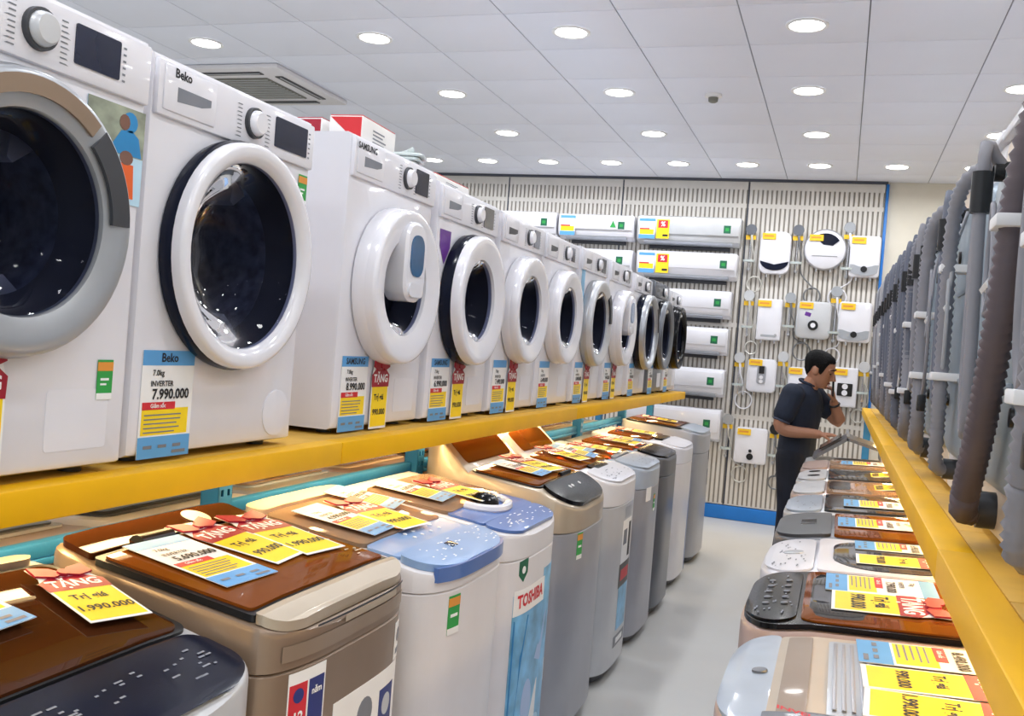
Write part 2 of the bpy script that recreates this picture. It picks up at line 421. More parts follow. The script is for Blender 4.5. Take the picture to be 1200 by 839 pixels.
def front_washer(label, X, Y, Z, W=.6, H=.845, D=.54, cz=.455, R=.25, ringw=.045, rg=None, ring='ring_white', side='ring_white', body='white',
                 prot=.055, display=(.12,.27,.055), knob=.04, drawer=True, price=None, gift=None, addwash=False, energy=None, flap='square', brand=None, kmat='ring_white', panel_mat=None, detail=True):
    t = thing('front_loading_washer', label, 'washing machine', (X, Y, Z), 0, 'front loading washers on the upper shelf')
    hr = R-ringw-.005 if rg is None else rg+.012
    rg = hr-.012+.0
    ob('body', cached(('shell',W,H,D,cz,round(hr,3),body), lambda: washer_shell(W,H,D,cz,hr,body)), t)
    ob('drum', cached(('drum',round(hr,3)), lambda: MB().lathe([(hr-.002,-.028),(hr*.93,-.06),(hr*.95,-.30),(hr*.5,-.33),(.0005,-.335)],40,'x',cap1=True).me('drum','drum')), t, (0,0,cz))
    for k in range(3):
        a = k*2*PI/3+.5
        ob('drum_lifter', cached(('lift',round(hr,3)), lambda: MB().prism([(-.03,0),(.03,0),(.008,.05),(-.008,.05)],-.28,-.07,'x').me('drum_lifter','silver_light')), t,
           (0, .93*hr*math.sin(a), cz-.93*hr*math.cos(a)), (a,0,0))
    # door: part, with rim / glass / handle as sub-parts
    p = prot; gi = rg
    door = ob('door', cached(('door',R,round(rg,3),p,ring), lambda: MB().lathe([(R-.002,p*.55),(R-.003,p*.86),(R-.007,p*.97),(R-.014,p),(max(R-.03,gi+.008),p*.99),(gi+.003,p*.80),(gi,p*.5)],56,'x').me('door',ring,angle=50)), t, (0,0,cz))
    ob('door_rim', cached(('rim',R,p,side), lambda: MB().lathe([(R-.03,.0005),(R,.004),(R+.003,p*.35),(R-.002,p*.56),(R-.02,p*.56)],56,'x').me('rim',side,angle=50)), door)
    ob('door_seal', cached(('seal',round(gi,3),p), lambda: MB().lathe([(gi+.004,p*.6),(gi-.004,p*.2),(gi-.02,-.01),(gi-.03,-.03)],48,'x').me('seal','gasket')), door)
    ob('door_glass', cached(('glass',round(gi,3),p), lambda: MB().lathe([(gi,p*.66),(gi*.9,p*.45),(gi*.74,-.02),(gi*.6,-.05),(gi*.3,-.065),(.0005,-.07)],48,'x',cap1=True).me('glass','door_glass')), door)
    if ring.startswith('silver') and R > .23:
        def hd():
            pts = [( (R-.012)*math.cos(a), (R-.012)*math.sin(a)) for a in [math.radians(2+46*k/10) for k in range(11)]]
            pts += [((gi+.014)*math.cos(a), (gi+.014)*math.sin(a)) for a in [math.radians(48-46*k/10) for k in range(11)]]
            return MB().prism(pts, p*.9, p+.002, 'x').me('door_handle','dark_grey')
        ob('door_handle', cached(('hd',R,round(gi,3),p), hd), door)
    if addwash:
        ad = ob('add_door', cached('addd', lambda: MB().loft([[(x,)+q for q in rrect(-.075+i,.075-i,-.13+i,.12-i,.06-i)] for x,i in ((.02,0),(p+.006,0),(p+.014,.01))],False,True).me('add_door','ring_white')), door, (0,0,.085))
        ob('add_window', cached('addw', lambda: MB().prism(rrect(-.048,.048,-.05,.08,.04),p+.0141,p+.017,'x').me('add_window','add_blue')), ad)
        ob('add_handle', cached('addh', lambda: MB().prism(rrect(-.05,.05,-.115,-.07,.02),p+.0141,p+.02,'x').me('add_handle','ring_white')), ad)
    # control panel
    pz0 = H-.125; pmn = panel_mat or body
    cp = ob('control_panel', cached(('cp',W,H,pmn), lambda: MB().cbox(-.006,.010,-W/2+.006,W/2-.006,pz0,H-.012,.005).me('control_panel',pmn)), t)
    d0, d1, dh = display
    ds = ob('display', cached(('ds',d0,d1,dh,H), lambda: MB().prism(rrect(d0,d1,H-.075-dh/2,H-.075+dh/2+.02,.004),.0095,.0125,'x').me('display','display')), cp)
    if knob is not None:
        kb = ob('knob', cached(('kb',kmat), lambda: MB().lathe([(.031,.0095),(.031,.014),(.027,.03),(.023,.034),(.0005,.0345)],28,'x',cap1=True).me('knob',kmat)), cp, (0,knob,H-.068))
        ob('knob_collar', cached('kc', lambda: MB().lathe([(.036,.0098),(.035,.020),(.030,.020)],28,'x').me('collar','dark_grey')), kb)
    if drawer:
        dr = ob('detergent_drawer', cached(('drw',W,H,pmn), lambda: MB().cbox(.006,.014,-W/2+.02,-W/2+.19,pz0+.012,H-.02,.004).me('drawer',pmn)), cp)
        ob('drawer_handle', cached(('drh',W,H), lambda: MB().prism([(-W/2+.06,H-.06),(-W/2+.17,H-.06),(-W/2+.17,H-.075),(-W/2+.14,H-.083),(-W/2+.06,H-.09)],.0138,.0146,'x').me('drawer_handle','ink_grey' if detail else 'dark_grey')), dr)
    def legend():
        m = MB(); r = random.Random(int(H*1000))
        for j in range(9):
            zz = H-.11+.009*j
            m.add([(.0107,(knob or 0)+.048,zz),(.0107,(knob or 0)+.048+.012+.012*r.random(),zz),(.0107,(knob or 0)+.062,zz+.0025),(.0107,(knob or 0)+.048,zz+.0025)],[(0,1,2,3)])
            m.add([(.0107,(knob or 0)-.048,zz),(.0107,(knob or 0)-.062-.01*r.random(),zz),(.0107,(knob or 0)-.062,zz+.0025),(.0107,(knob or 0)-.048,zz+.0025)],[(0,1,2,3)])
        for j in range(6): m.add([(.0107,d1+.008,H-.1+.012*j),(.0107,d1+.016,H-.1+.012*j),(.0107,d1+.016,H-.096+.012*j),(.0107,d1+.008,H-.096+.012*j)],[(0,1,2,3)])
        return m.me('panel_print','ink_grey')
    if knob is not None: tag(ob('panel_print', cached(('lg',knob,H,d1), legend), cp), kind='stuff')
    if brand: ob('lettering', text_mesh(brand, .026, 'ink', .03), cp, (.0148, -W/2+.075, H-.034), FRONT)
    # service flap, feet
    if flap == 'square': ob('filter_flap', cached(('fs',W), lambda: MB().prism(rrect(W/2-.20,W/2-.05,.05,.16,.008),-.002,.0009,'x').me('filter_flap',body)), t)
    elif flap == 'round': ob('filter_flap', cached('fr', lambda: MB().lathe([(.058,-.002),(.058,.002),(.054,.003),(.0005,.003)],32,'x',cap1=True).me('filter_flap',body)), t, (0,W/2-.08,.085))
    ft = cached('wfoot', lambda: MB().lathe([(.022,.0005),(.022,.012),(.012,.016)],14,'z',cap0=True).me('foot','black'))
    for fx in (-.06, -D+.06):
        for fy in (-W/2+.07, W/2-.07): ob('foot', ft, t, (fx,fy,0))
    if energy: energy_label(t, (.0012, energy[0], energy[1]))
    if price: 
        c = price_card(t, price[2], price[3] if len(price) > 3 else None); c.location = (.0012, price[0], price[1]); c.rotation_euler = FRONT
    if gift:
        g = gift_card(t, gift[2], .115, .235); g.location = (.006, gift[0], gift[1]); g.rotation_euler = FRONT
    return t
SH = 1.183
w1 = front_washer('white front loading washer nearest camera with a wide silver door ring', -1.31, 1.235, SH, .615, .832, R=.236, ringw=.052, ring='silver', side='silver',
    prot=.05, display=(.105,.215,.05), knob=.025, kmat='silver_light', energy=(.245,.178), flap='square', gift=(-.045,.135,'1.990.000'))
def band():
    pts = [(.222*math.cos(a), .222*math.sin(a)) for a in [math.radians(52+76*k/12) for k in range(13)]] + [(.192*math.cos(a), .192*math.sin(a)) for a in [math.radians(128-76*k/12) for k in range(13)]]
    return MB().prism(pts, .047, .0515, 'x').me('door_band','gold_body')
ob('door_band', band(), [c for c in w1.children if c.name.startswith('door')][0])
# poster with two figures on the first washer
ps = ob('poster', MB().box(-.075,.075,-.12,.12,0,.001).me('poster','poster_sky'), w1, (.0012,.228,.602), FRONT, (1,.75,1))
ob('poster_photo', MB().box(-.075,.075,.0,.12,.0009,.0014).me('poster_photo','poster_photo'), ps)
ob('figure_blue', MB().prism([(-.02,.002),(.07,.002),(.06,.05),(.04,.066),(.012,.06)],.0013,.0018).prism(circ(.035,.085,.02,14,.026),.0013,.0018).me('figure','poster_blue'), ps)
ob('figure_face', MB().prism(circ(.02,.082,.014,12,.02),.0019,.0022).me('face','poster_skin'), ps)
ob('figure_orange', MB().prism([(-.05,-.03),(.02,-.018),(.05,-.02),(.055,-.105),(.015,-.105),(.01,-.045),(-.05,-.045)],.0013,.0018).me('figure','poster_orange'), ps)
ob('figure_head', MB().prism(circ(.03,-.005,.018,14),.0019,.0022).me('head','poster_skin'), ps)
w2 = front_washer('white front loading washer with black rimmed white door and blue 7.990.000 price card', -1.34, 1.895, SH, .612, .835, R=.258, ringw=.032, side='navy_gloss',
    prot=.06, display=(.118,.262,.052), knob=.03, kmat='ring_white', energy=(.272,.655,), price=(-.195,.122,'7.990.000','Beko'), flap='round', brand='Beko')
w3 = front_washer('white front loading washer with small add-in hatch in its door, boxes on top', -1.38, 2.78, SH, .6, .878, R=.245, rg=.15, addwash=True,
    prot=.08, display=(.125,.225,.06), knob=.065, price=(-.18,.118,'8.990.000','SAMSUNG'), gift=(-.015,.122,'990.000'), brand='SAMSUNG')
w4 = front_washer('white front loading washer with purple sticker and black edged door', -1.375, 3.42, SH, .6, .855, R=.245, rg=.152, side='navy_gloss', prot=.085,
    display=(.12,.225,.06), knob=.05, price=(-.18,.118,'6.990.000','SAMSUNG'), gift=(-.01,.122,'990.000'))
ob('purple_sticker', MB().prism([(-.05,.05),(.05,.05),(.045,-.01),(.0,-.07),(-.045,-.01)],0,.001).me('purple_sticker','sticker_purple'), w4, (.0012,-.225,.64), FRONT)
w5 = front_washer('white front loading washer just beyond the purple stickered one, with gift tag', -1.37, 4.06, SH, .6, .85, R=.235, rg=.15, prot=.075, display=(.12,.2,.06), knob=.05, price=(-.19,.118,'7.490.000'), gift=(-.03,.122,'990.000'), detail=False)
w6 = front_washer('white front loading washer with price card only, sixth from camera', -1.37, 4.68, SH, .6, .85, R=.235, rg=.15, prot=.075, display=(.14,.2,.05), knob=.05, price=(-.16,.118,'6.490.000'), detail=False)
w7 = front_washer('white front loading washer with silver door ring and bluish sticker beside the door', -1.37, 5.36, SH, .6, .86, R=.245, ringw=.05, ring='silver_light', side='silver', prot=.07, display=(.12,.22,.06), knob=.04, price=(-.19,.118,'8.490.000'), gift=(-.02,.122,'990.000'), detail=False)
ob('spec_sticker', MB().box(-.035,.035,-.12,.12,0,.001).me('spec_sticker','poster_water'), w7, (.0012,-.24,.62), FRONT)
w8 = front_washer('white front loading washer with add-in hatch, fourth from the far end', -1.37, 6.05, SH, .6, .86, R=.24, rg=.15, addwash=True, prot=.08, display=(.12,.22,.06), knob=.05, price=(-.19,.118,'9.490.000'), gift=(-.02,.122,'990.000'), detail=False)
w9 = front_washer('white front loading washer with large dark door, third from the far end', -1.37, 6.78, SH, .6, .85, R=.265, ringw=.03, side='navy_gloss', ring='silver', prot=.09, display=(.12,.22,.06), knob=.05, price=(-.19,.118,'9.990.000'), detail=False)
w10 = front_washer('dark silver front loading washer with grey door, second from the far end', -1.36, 7.44, SH, .6, .86, R=.265, ringw=.04, body='grey_dark_body', side='black_gloss', ring='grey_dark_body', prot=.08, display=(.12,.22,.06), knob=.05, price=(-.19,.118,'9.990.000'), detail=False)
w11 = front_washer('white front loading washer with black door at the far end of shelf', -1.36, 8.12, SH, .6, .84, R=.26, ringw=.03, side='black_gloss', ring='black_gloss', prot=.08, display=(.14,.2,.05), knob=.05, price=(-.19,.118,'9.990.000'), detail=False)

# cartons on top of the washers
def carton(label, x, y, z, sx, sy, sz, rz, top='cardboard_red'):
    t = thing('carton', label, 'box', (x,y,z), rz)
    ob('box_body', MB().cbox(-sx/2,sx/2,-sy/2,sy/2,0,sz,.003).me('box_body','cardboard_white'), t)
    # printed red wedge on the face towards the camera and on the side, flaps and tape
    ob('red_print', MB().prism([(-sx/2+.004,sz-.004),(sx/2-.004,sz-.004),(sx/2-.004,.006)],-sy/2-.001,-sy/2,'y').me('red_print',top), t)
    ob('lid_flap', MB().cbox(-sx/2+.002,sx/2-.002,-sy/2+.002,-.001,sz,sz+.003,.001).me('lid_flap',top), t)
    ob('lid_flap', MB().cbox(-sx/2+.002,sx/2-.002,.001,sy/2-.002,sz,sz+.003,.001).me('lid_flap',top), t)
    m = MB()
    for j in range(5): m.add([(sx/2+.0006,-sy*.2,sz*.2+sz*.12*j),(sx/2+.0006,sy*(.1+.05*(j%3)),sz*.2+sz*.12*j),(sx/2+.0006,sy*(.1+.05*(j%3)),sz*.25+sz*.12*j),(sx/2+.0006,-sy*.2,sz*.25+sz*.12*j)],[(0,1,2,3)])
    ob('print_lines', m.me('print_lines','ink_grey'), t)
    return t
carton('red and white carton on the add-in hatch washer, nearer its front edge', -1.535, 2.83, SH+.878, .115, .26, .10, .05)
carton('dark red and white carton farther back on the add-in hatch washer', -1.675, 2.82, SH+.878, .11, .22, .095, .0, 'card_crimson')
carton('flat red topped carton on the purple stickered washer', -1.62, 3.45, SH+.855, .30, .34, .055, 0)
t = thing('instruction_bundle', 'clear plastic bag of papers on the hatch washer beside red carton', 'plastic bag', (-1.47, 3.0, SH+.878), .2)
m = MB()
for k in range(3): m.loft([[(p[0]+.01*k,p[1],q) for p in rrect(-.06+i,.06-i,-.05+i,.05-i,.02)] for q,i in ((.001+.014*k,.004),(.006+.014*k,0),(.013+.014*k,.006))])
ob('bag', m.me('bag','plastic_clear'), t); ob('bag_neck', MB().tube([(0,0,.04),(.01,.01,.052),(.03,.02,.058)],[.012,.006,.014]).me('neck','plastic_clear'), t)

# ------------------------------------------------------------------ racks
def rack(label, xs, front_x, back_x, post_x, y0, y1, joints, posts, rails):
    t = thing('storage_rack', label, 'rack', (0,0,0))
    lo, hi = min(front_x, front_x+xs*.062), max(front_x, front_x+xs*.062)
    ys = [y0]+joints+[y1]
    for a, b_ in zip(ys[:-1], ys[1:]):
        ob('beam', MB().cbox(lo,hi,a+.001,b_-.001,1.122,SH-.0005,.004).me('beam','rack_yellow'), t)
        ob('beam', MB().cbox(min(back_x,back_x+.05),max(back_x,back_x+.05),a+.001,b_-.001,1.122,SH-.0005,.004).me('beam','rack_yellow'), t)
    a0, a1 = sorted((front_x+xs*.063, back_x if xs > 0 else back_x+.051))
    n = int((y1-y0)/.62)
    for k in range(n):
        ya, yb = y0+(y1-y0)*k/n, y0+(y1-y0)*(k+1)/n
        ob('deck_board', cached(('db',a0,a1,round(yb-ya,4)), lambda: MB().cbox(a0,a1,.002,yb-ya-.002,1.163,SH-.001,.002).me('deck_board','rack_deck')), t, (0,ya,0))
    def post():
        m = MB(); w, d = .03, .028
        m.box(-d,d,-w,-w+.003,0,1.12); m.box(-d,d,w-.003,w,0,1.12); m.box(-d,-d+.003,-w,w,0,1.12)
        # perforated face: ladder of strips around slots
        m.box(d-.003,d,-w,-.020,0,1.12); m.box(d-.003,d,-.008,.008,0,1.12); m.box(d-.003,d,.020,w,0,1.12)
        for k in range(28): m.box(d-.003,d,-.020,-.008,.04*k,.04*k+.022); m.box(d-.003,d,.008,.020,.04*k,.04*k+.022)
        return m.me('post','rack_blue',smooth=False)
    for (px, py) in posts: ob('post', cached('post', post), t, (px,py,.001), (0,0,0 if xs < 0 else PI))
    for (px, ya, yb, z) in rails:
        ob('rail', MB().cbox(px-.016,px+.016,ya,yb,z,z+.034,.005).me('rail','rack_blue'), t)
        ob('rail_lip', MB().cbox(px+.004,px+.02,ya,yb,z-.016,z-.0005,.003).me('rail_lip','rack_blue'), t)
    # warm strip lights clipped under the deck
    sx = front_x+xs*.17
    k = y0+.1
    while k+1.1 < y1:
        st = ob('strip_light', cached('strip', lambda: MB().cbox(-.018,.018,0,1.1,.008,.024,.003).me('strip_light','lamp_ring')), t, (sx,k,1.139))
        ob('strip_diffuser', cached('stripd', lambda: MB().cbox(-.014,.014,.01,1.09,0,.0078,.003).me('strip_diffuser','strip_lens')), st)
        ld = bpy.data.lights.new('strip_lamp','AREA'); ld.shape = 'RECTANGLE'; ld.size = .03; ld.size_y = 1.06; ld.energy = STRIP_W; ld.color = (1.,.70,.32)
        l = bpy.data.objects.new('strip_lamp', ld); COL.objects.link(l); l.parent = st; l.location = (0,.55,-.003)
        k += 1.25
    return t
PY = [.95, 2.2, 3.47, 4.72, 5.95, 7.25, 8.4]
rack('yellow beamed steel rack carrying the white front loading washers', -1, -1.27, -2.05, -1.55, -.4, 8.5, [2.36, 4.85, 7.3],
     [(-1.55,y) for y in PY]+[(-2.6+.6,y) for y in (8.4,)], [(-1.56,.3,2.165,.965),(-1.56,2.235,3.435,.965),(-1.56,3.505,4.685,.965),(-1.56,4.755,5.915,.965),(-1.56,5.985,7.215,.965)])
rack('yellow beamed steel rack under the hose covered grey washers', 1, .188, .86, .5, -.4, 8.6, [1.9, 4.4, 6.9],
     [(.80,y) for y in (1.2,3.7,6.2)]+[(.24,8.56),(.80,8.56)], [])

# ------------------------------------------------------------------ top loading washers (front at local x=0 looking along +x)
CUR = [None]
class TL:
    """one top loading washer: plan outline hw(x), top surface zt(x)"""
    def __init__(s, W, D, bulge, prof, rc=.05):
        s.W, s.D, s.b, s.prof, s.rc = W, D, bulge, prof, rc     # prof: (x, z) from back (-D) to front (+bulge)
    def hw(s, x):
        h = s.W/2; rc = s.rc*1.3
        if x > -rc: u = min(1., (x+rc)/(rc+s.b)); h *= (1-u*u)**(1/3.6)
        e = x+s.D
        if e < .03: h -= .03-math.sqrt(max(0,.03**2-(.03-e)**2))
        return h
    def fx(s, y):
        rc = s.rc*1.3; v = min(1., abs(y)/(s.W/2)); return -rc+(rc+s.b)*math.sqrt(max(0,1-v**3.6))
    def zt(s, x):
        P = s.prof
        for (a, za), (c, zc) in zip(P[:-1], P[1:]):
            if x <= c: return za+(zc-za)*max(0, min(1, (x-a)/(c-a)))
        return P[-1][1]
    def slope(s, x): return (s.zt(x+.01)-s.zt(x-.01))/.02
    def xs(s, a, c, n=10):
        L = [a+(c-a)*k/n for k in range(n+1)] + [p[0] for p in s.prof if a < p[0] < c]
        rc = s.rc*1.3; L += [x for x in [-s.D+.004,-s.D+.012,-s.D+.03]+[-rc+(rc+s.b)*u for u in (0,.2,.4,.55,.7,.8,.87,.92,.955,.98,.992)] if a < x < c]
        return sorted(set(round(x,5) for x in L))
    def outline(s, ins=0.):
        X = s.xs(-s.D, s.b-.0002, 12)
        sc = (s.D-2*ins)/s.D
        f = lambda x: (x+s.D)*sc-s.D+ins
        return [(f(x), s.hw(x)-ins) for x in X] + [(f(x), -(s.hw(x)-ins)) for x in reversed(X)]
    def body(s, z0, z1, mat):
        o = lambda z, i: [(p[0], p[1], z) for p in s.outline(i)]
        return MB().loft([o(z0,.006), o(z0+.008,0), o(z1-.004,0), o(z1,.004)]).me('body', mat, angle=35)
    def base(s, mat='dark_grey'):
        o = lambda z, i: [(p[0], p[1], z) for p in s.outline(i)]
        return MB().loft([o(.012,.03), o(.055,.022)]).me('plinth', mat)
    def top(s, z0, mat, r=.014):
        loops = []
        X = s.xs(-s.D, s.b-.0002, 16)
        for x in X:
            h = s.hw(x); z = s.zt(x); rr = min(r, h*.4)
            if x > 0 and s.b: z = z-.010*(x/s.b)**2
            if x in (X[0], X[-1]): z -= .006
            loops.append([(x,-h,z0),(x,-h,z-rr),(x,-h+rr*.3,z-rr*.3),(x,-h+rr,z),(x,h-rr,z),(x,h-rr*.3,z-rr*.3),(x,h,z-rr),(x,h,z0)])
        return MB().loft(loops).me('top_cover', mat, angle=35)
    def plate(s, xa, xc, marg, t, mat, rp=.03, name='plate', yr=None, curve=0., base=.001, inner=None):
        """slab lying on the top surface between xa and xc; curve bows its front edge; inner=(margin,..) makes a frame"""
        X = s.xs(xa, xc, 14); 
        for k in range(1,6): X += [xa+rp*(1-math.cos(PI/2*k/6)), xc-rp*(1-math.cos(PI/2*k/6))]
        X = sorted(set(round(x,5) for x in X)); L = []; 
        for x in X:
            lo, hi = (-(s.hw(x)-marg), s.hw(x)-marg) if yr is None else yr
            d = min(x-xa, xc-x)
            if d < rp:
                q = rp-math.sqrt(max(0, rp*rp-(rp-d)**2)); lo += q*.98; hi -= q*.98
            L.append((x, lo, hi))
        loops = []
        for x, lo, hi in L:
            z = s.zt(x); c = lambda y: curve*(1-(2*y/(s.W))**2)*max(0,(x-xa)/(xc-xa))
            n = 6; ys = [lo+(hi-lo)*k/n for k in range(n+1)]
            e = min(.003, t*.5)
            loops.append([(x,lo,z+base)] + [(x+c(y), y, z+base+t-(e if k in (0,n) else 0)) for k, y in enumerate(ys)] + [(x,hi,z+base)])
        return MB().loft(loops).me(name, mat, angle=40)
TOPS = {}
def top_washer(key, label, X, Y, rz, W=.54, D=.56, bulge=.03, prof=None, body='white', cover=None, plates=(), seam=.80, plinth='dark_grey', group=None, rc=.05):
    """plates: (name, xa, xc, margin, thickness, material, opts)"""
    prof = prof or [(-D,.955),(-.13,.93),(0,.905),(bulge,.895)]
    T = TL(W, D, bulge, prof, rc); cover = cover or body
    t = thing('top_loading_washer', label, 'washing machine', (X, Y, 0), rz, group)
    ob('body', T.body(.05, seam, body), t); ob('plinth', T.base(plinth), t)
    ft = cached('tfoot', lambda: MB().lathe([(.025,.0005),(.025,.014),(.014,.02)],12,'z',cap0=True).me('foot','black'))
    for fx in (-.09, -D+.07):
        for fy in (-W/2+.08, W/2-.08): ob('foot', ft, t, (fx,fy,0))
    tc = ob('top_cover', T.top(seam+.003, cover), t)
    parts = {}
    for p in plates:
        nm, xa, xc, mg, th, mat = p[:6]; op = p[6] if len(p) > 6 else {}
        parts[nm] = ob(nm, T.plate(xa, xc, mg, th, mat, name=nm, **op), t if op.get('_t') else t)
    TOPS[key] = (T, t, X, Y, rz, parts); CUR[0] = T
    return t, T, parts
def on_top(T, x, y, dz): return (x, y, T.zt(x)+dz), (0, -math.atan(T.slope(x)), 0)
def buttons(T, parent, xs, ys, mat, r=.006, dz=.012, name='button'):
    me = cached(('btn',r,mat), lambda: MB().lathe([(r,0),(r,.002),(r*.7,.003),(.0003,.0031)],10,'z',cap1=True).me(name,mat))
    for x in xs:
        for y in ys:
            l, rt = on_top(T, x, y, dz); ob(name, me, parent, l, rt)
def print_on(T, parent, xa, xc, ya, yb, n, dz, mat='ink_white', seed=1, size=.012):
    r = random.Random(seed); m = MB()
    for k in range(n):
        x = xa+(xc-xa)*r.random(); y = ya+(yb-ya)*r.random(); w = size*(.5+r.random()); z = T.zt(x)+dz; z2 = T.zt(x+.004)+dz
        m.add([(x,y,z),(x+.004,y,z2),(x+.004,y+w,z2),(x,y+w,z)],[(0,1,2,3)])
    return tag(ob('panel_print', m.me('panel_print', mat), parent), kind='stuff')
def fpoly(parent, nm, poly, mat, off=.0012, cols=False):
    """thin print following the bowed front; poly in (y, z)"""
    T = CUR[0]
    if cols:
        (y0, z0), (y1, z1) = poly; n = max(2, int((y1-y0)/.02)); m = MB()
        L = [y0+(y1-y0)*k/n for k in range(n+1)]
        m.loft([[(T.fx(y)+o_, y, z) for o_, z in ((off-.0008,z0),(off,z0),(off,z1),(off-.0008,z1))] for y in L])
    else: m = MB().loft([[(T.fx(y)+o_, y, z) for y, z in poly] for o_ in (off-.0008, off)])
    return ob(nm, m.me(nm, mat), parent)
def frect(parent, nm, y, z, w, h, mat, off=.0012): return fpoly(parent, nm, ((y-w/2,z-h/2),(y+w/2,z+h/2)), mat, off, True)
def ftext(parent, st, size, y, z, mat, off=.0022, bold=.03):
    me = text_mesh(st, size, mat, bold).copy()
    for v in me.vertices: yy = y+v.co.x; v.co = (CUR[0].fx(yy)+off, yy, z+v.co.y)
    return ob('lettering', me, parent)
def front_label(t, y, z, w=.045, h=.09):
    e = frect(t,'energy_label',y,z,w,h,'sticker_green'); frect(e,'label_band',y,z+h*.33,w,h*.22,'sticker_orange',.0018); frect(e,'label_foot',y,z-h*.42,w,h*.16,'card_white',.0018); frect(e,'print_lines',y,z-.002,w*.6,h*.08,'ink_white',.0018)
def lay(card, key, x, y, dz, turn=0., label=None, cat=None, group=None, lift=0.):
    """lay a loose card on a lid: top-level thing"""
    T, t, X, Y, rz, _ = TOPS[key]
    M = Matrix.Translation((X,Y,0)) @ Matrix.Rotation(rz,4,'Z') @ Matrix.Translation((x,y,T.zt(x)+dz)) @ Matrix.Rotation(-math.atan(T.slope(x))+lift,4,'Y') @ Matrix.Rotation(PI/2+turn,4,'Z')
    card.location = M.to_translation(); card.rotation_euler = M.to_euler()
    return tag(card, label, cat, group)
GL = 'top loading washers along the left of the aisle'; GR = 'top loading washers along the right of the aisle'; GB = 'top loading washers in the row behind the rack'
XF = -.912
# L1 silver with navy control panel and brown glass lid
t, T, P = top_washer('L1', 'silver top loading washer with navy front panel and dark brown lid, nearest left', XF, 1.175, 0, .58, .51, .035,
    [(-.51,1.01),(-.15,.935),(0,.90),(.035,.89)], 'silver_light', 'silver_light',
    [('lid_frame',-.475,-.145,.012,.008,'black'),('lid',-.46,-.15,.03,.013,'lid_brown_dark'),('control_panel',-.14,.018,.014,.006,'navy_gloss',dict(rp=.04,curve=.012)),('rear_strip',-.505,-.48,.03,.02,'gold_light')], group=GL)
print_on(T, P['control_panel'], -.10, -.02, -.2, .22, 46, .0085, 'ink_grey', 4, .014)
s = frect(t,'orange_sticker',.17,.74,.035,.055,'card_white'); frect(s,'sticker_print',.165,.745,.018,.03,'sticker_orange',.0018)
# L2 champagne gold
t, T, P = top_washer('L2', 'champagne gold top loading washer with flat brown glass lid and beige handle bar', XF, 1.775, 0, .575, .51, .022,
    [(-.51,1.03),(-.41,1.005),(-.03,.95),(0,.935),(.022,.93)], 'gold_body', 'gold_body',
    [('lid_frame',-.41,-.045,.010,.016,'black',dict(rp=.012)),('lid',-.395,-.06,.022,.022,'lid_brown',dict(rp=.012)),('lid_handle_bar',-.045,.012,.010,.022,'gold_light',dict(rp=.008)),('rear_console',-.505,-.42,.02,.016,'lid_brown_dark',dict(rp=.01))], seam=.862, group=GL, rc=.03)
frect(t,'front_band',.0,.895,.50,.030,'gold_mid',.0025); frect(t,'handle_recess',.06,.921,.24,.014,'gold_light',.004); frect(t,'recess_gap',.04,.931,.40,.004,'dark_grey',.003)
ob('hinge_cover', MB().tube([(0,-.05,0),(0,.05,0)],.022,12).me('hinge','black'), t, (-.415,-.1,1.018))
l, r = on_top(T, -.46, .1, .0185); ob('round_sticker', MB().prism(circ(0,0,.035,20),0,.001).me('round_sticker','cream'), t, l, r)
buttons(T, P['lid'], (-.12,-.19,-.26,-.33), (.235,), 'gold_light', .004, .0235)
print_on(T, P['lid'], -.36, -.10, .20, .25, 22, .0235, 'cream', 8, .01)
s = frect(t,'capacity_sticker',-.175,.795,.11,.12,'card_white'); frect(s,'sticker_half',-.203,.79,.048,.085,'sticker_red',.0018); frect(s,'sticker_half',-.149,.79,.048,.085,'sticker_navy',.0018)
fpoly(s,'sticker_dot',circ(-.203,.81,.014,14),'sticker_navy',.0024); ftext(s,'12',.03,-.203,.768,'ink_white',.0026); ftext(s,'năm',.018,-.149,.808,'ink_white',.0026)
s = frect(t,'white_sticker',.235,.80,.06,.085,'card_white'); fpoly(s,'sticker_dot',circ(.235,.81,.016,14),'ink_grey',.0018); frect(s,'print_lines',.235,.775,.035,.012,'ink_grey',.0018)
s = frect(t,'feature_sticker',.08,.655,.32,.20,'card_white'); frect(s,'sticker_print',-.04,.65,.07,.10,'ink_grey',.0018); fpoly(s,'sticker_dot',circ(.06,.69,.035,18),'ink_grey',.0018); frect(s,'sticker_print',.06,.61,.07,.06,'silver',.0018)
frect(s,'sticker_print',.17,.67,.08,.09,'sticker_navy',.0018); fpoly(s,'sticker_dot',circ(.17,.675,.024,18),'silver_light',.0024)
# L3 white with blue panel
t, T, P = top_washer('L3', 'white top loading washer with pale blue control panel and pinkish lid', XF, 2.47, 0, .56, .58, .03,
    [(-.58,.985),(-.42,.965),(-.12,.925),(0,.90),(.03,.893)], 'warm_white', 'warm_white',
    [('lid',-.50,-.20,.025,.014,'lid_pink',dict(rp=.03)),('control_apron',-.20,-.10,.030,.010,'blue_panel',dict(rp=.02)),('control_panel',-.098,.024,.018,.022,'blue_panel',dict(rp=.02,curve=.006)),('rear_console',-.575,-.51,.03,.02,'cream')], seam=.85, group=GL)
ob('panel_lip', MB().loft([[(x+T.fx(y)-.004, y, z) for x,z in ((0,.878),(.012,.878),(.012,.915),(0,.915))] for y in [-.24+.04*k for k in range(13)]]).me('panel_lip','blue_panel_deep'), P['control_panel'])
l, r = on_top(T, -.05, -.03, .0235); ob('display', MB().cbox(-.014,.014,-.02,.02,0,.0015,.0005).me('display','display'), P['control_panel'], l, r)
print_on(T, P['control_panel'], -.08, .0, -.2, .22, 40, .0238, 'ink_white', 5, .012)
buttons(T, P['control_apron'], (-.18,-.15), (-.05,.0,.06,.12), 'ink_white', .006, .0115)
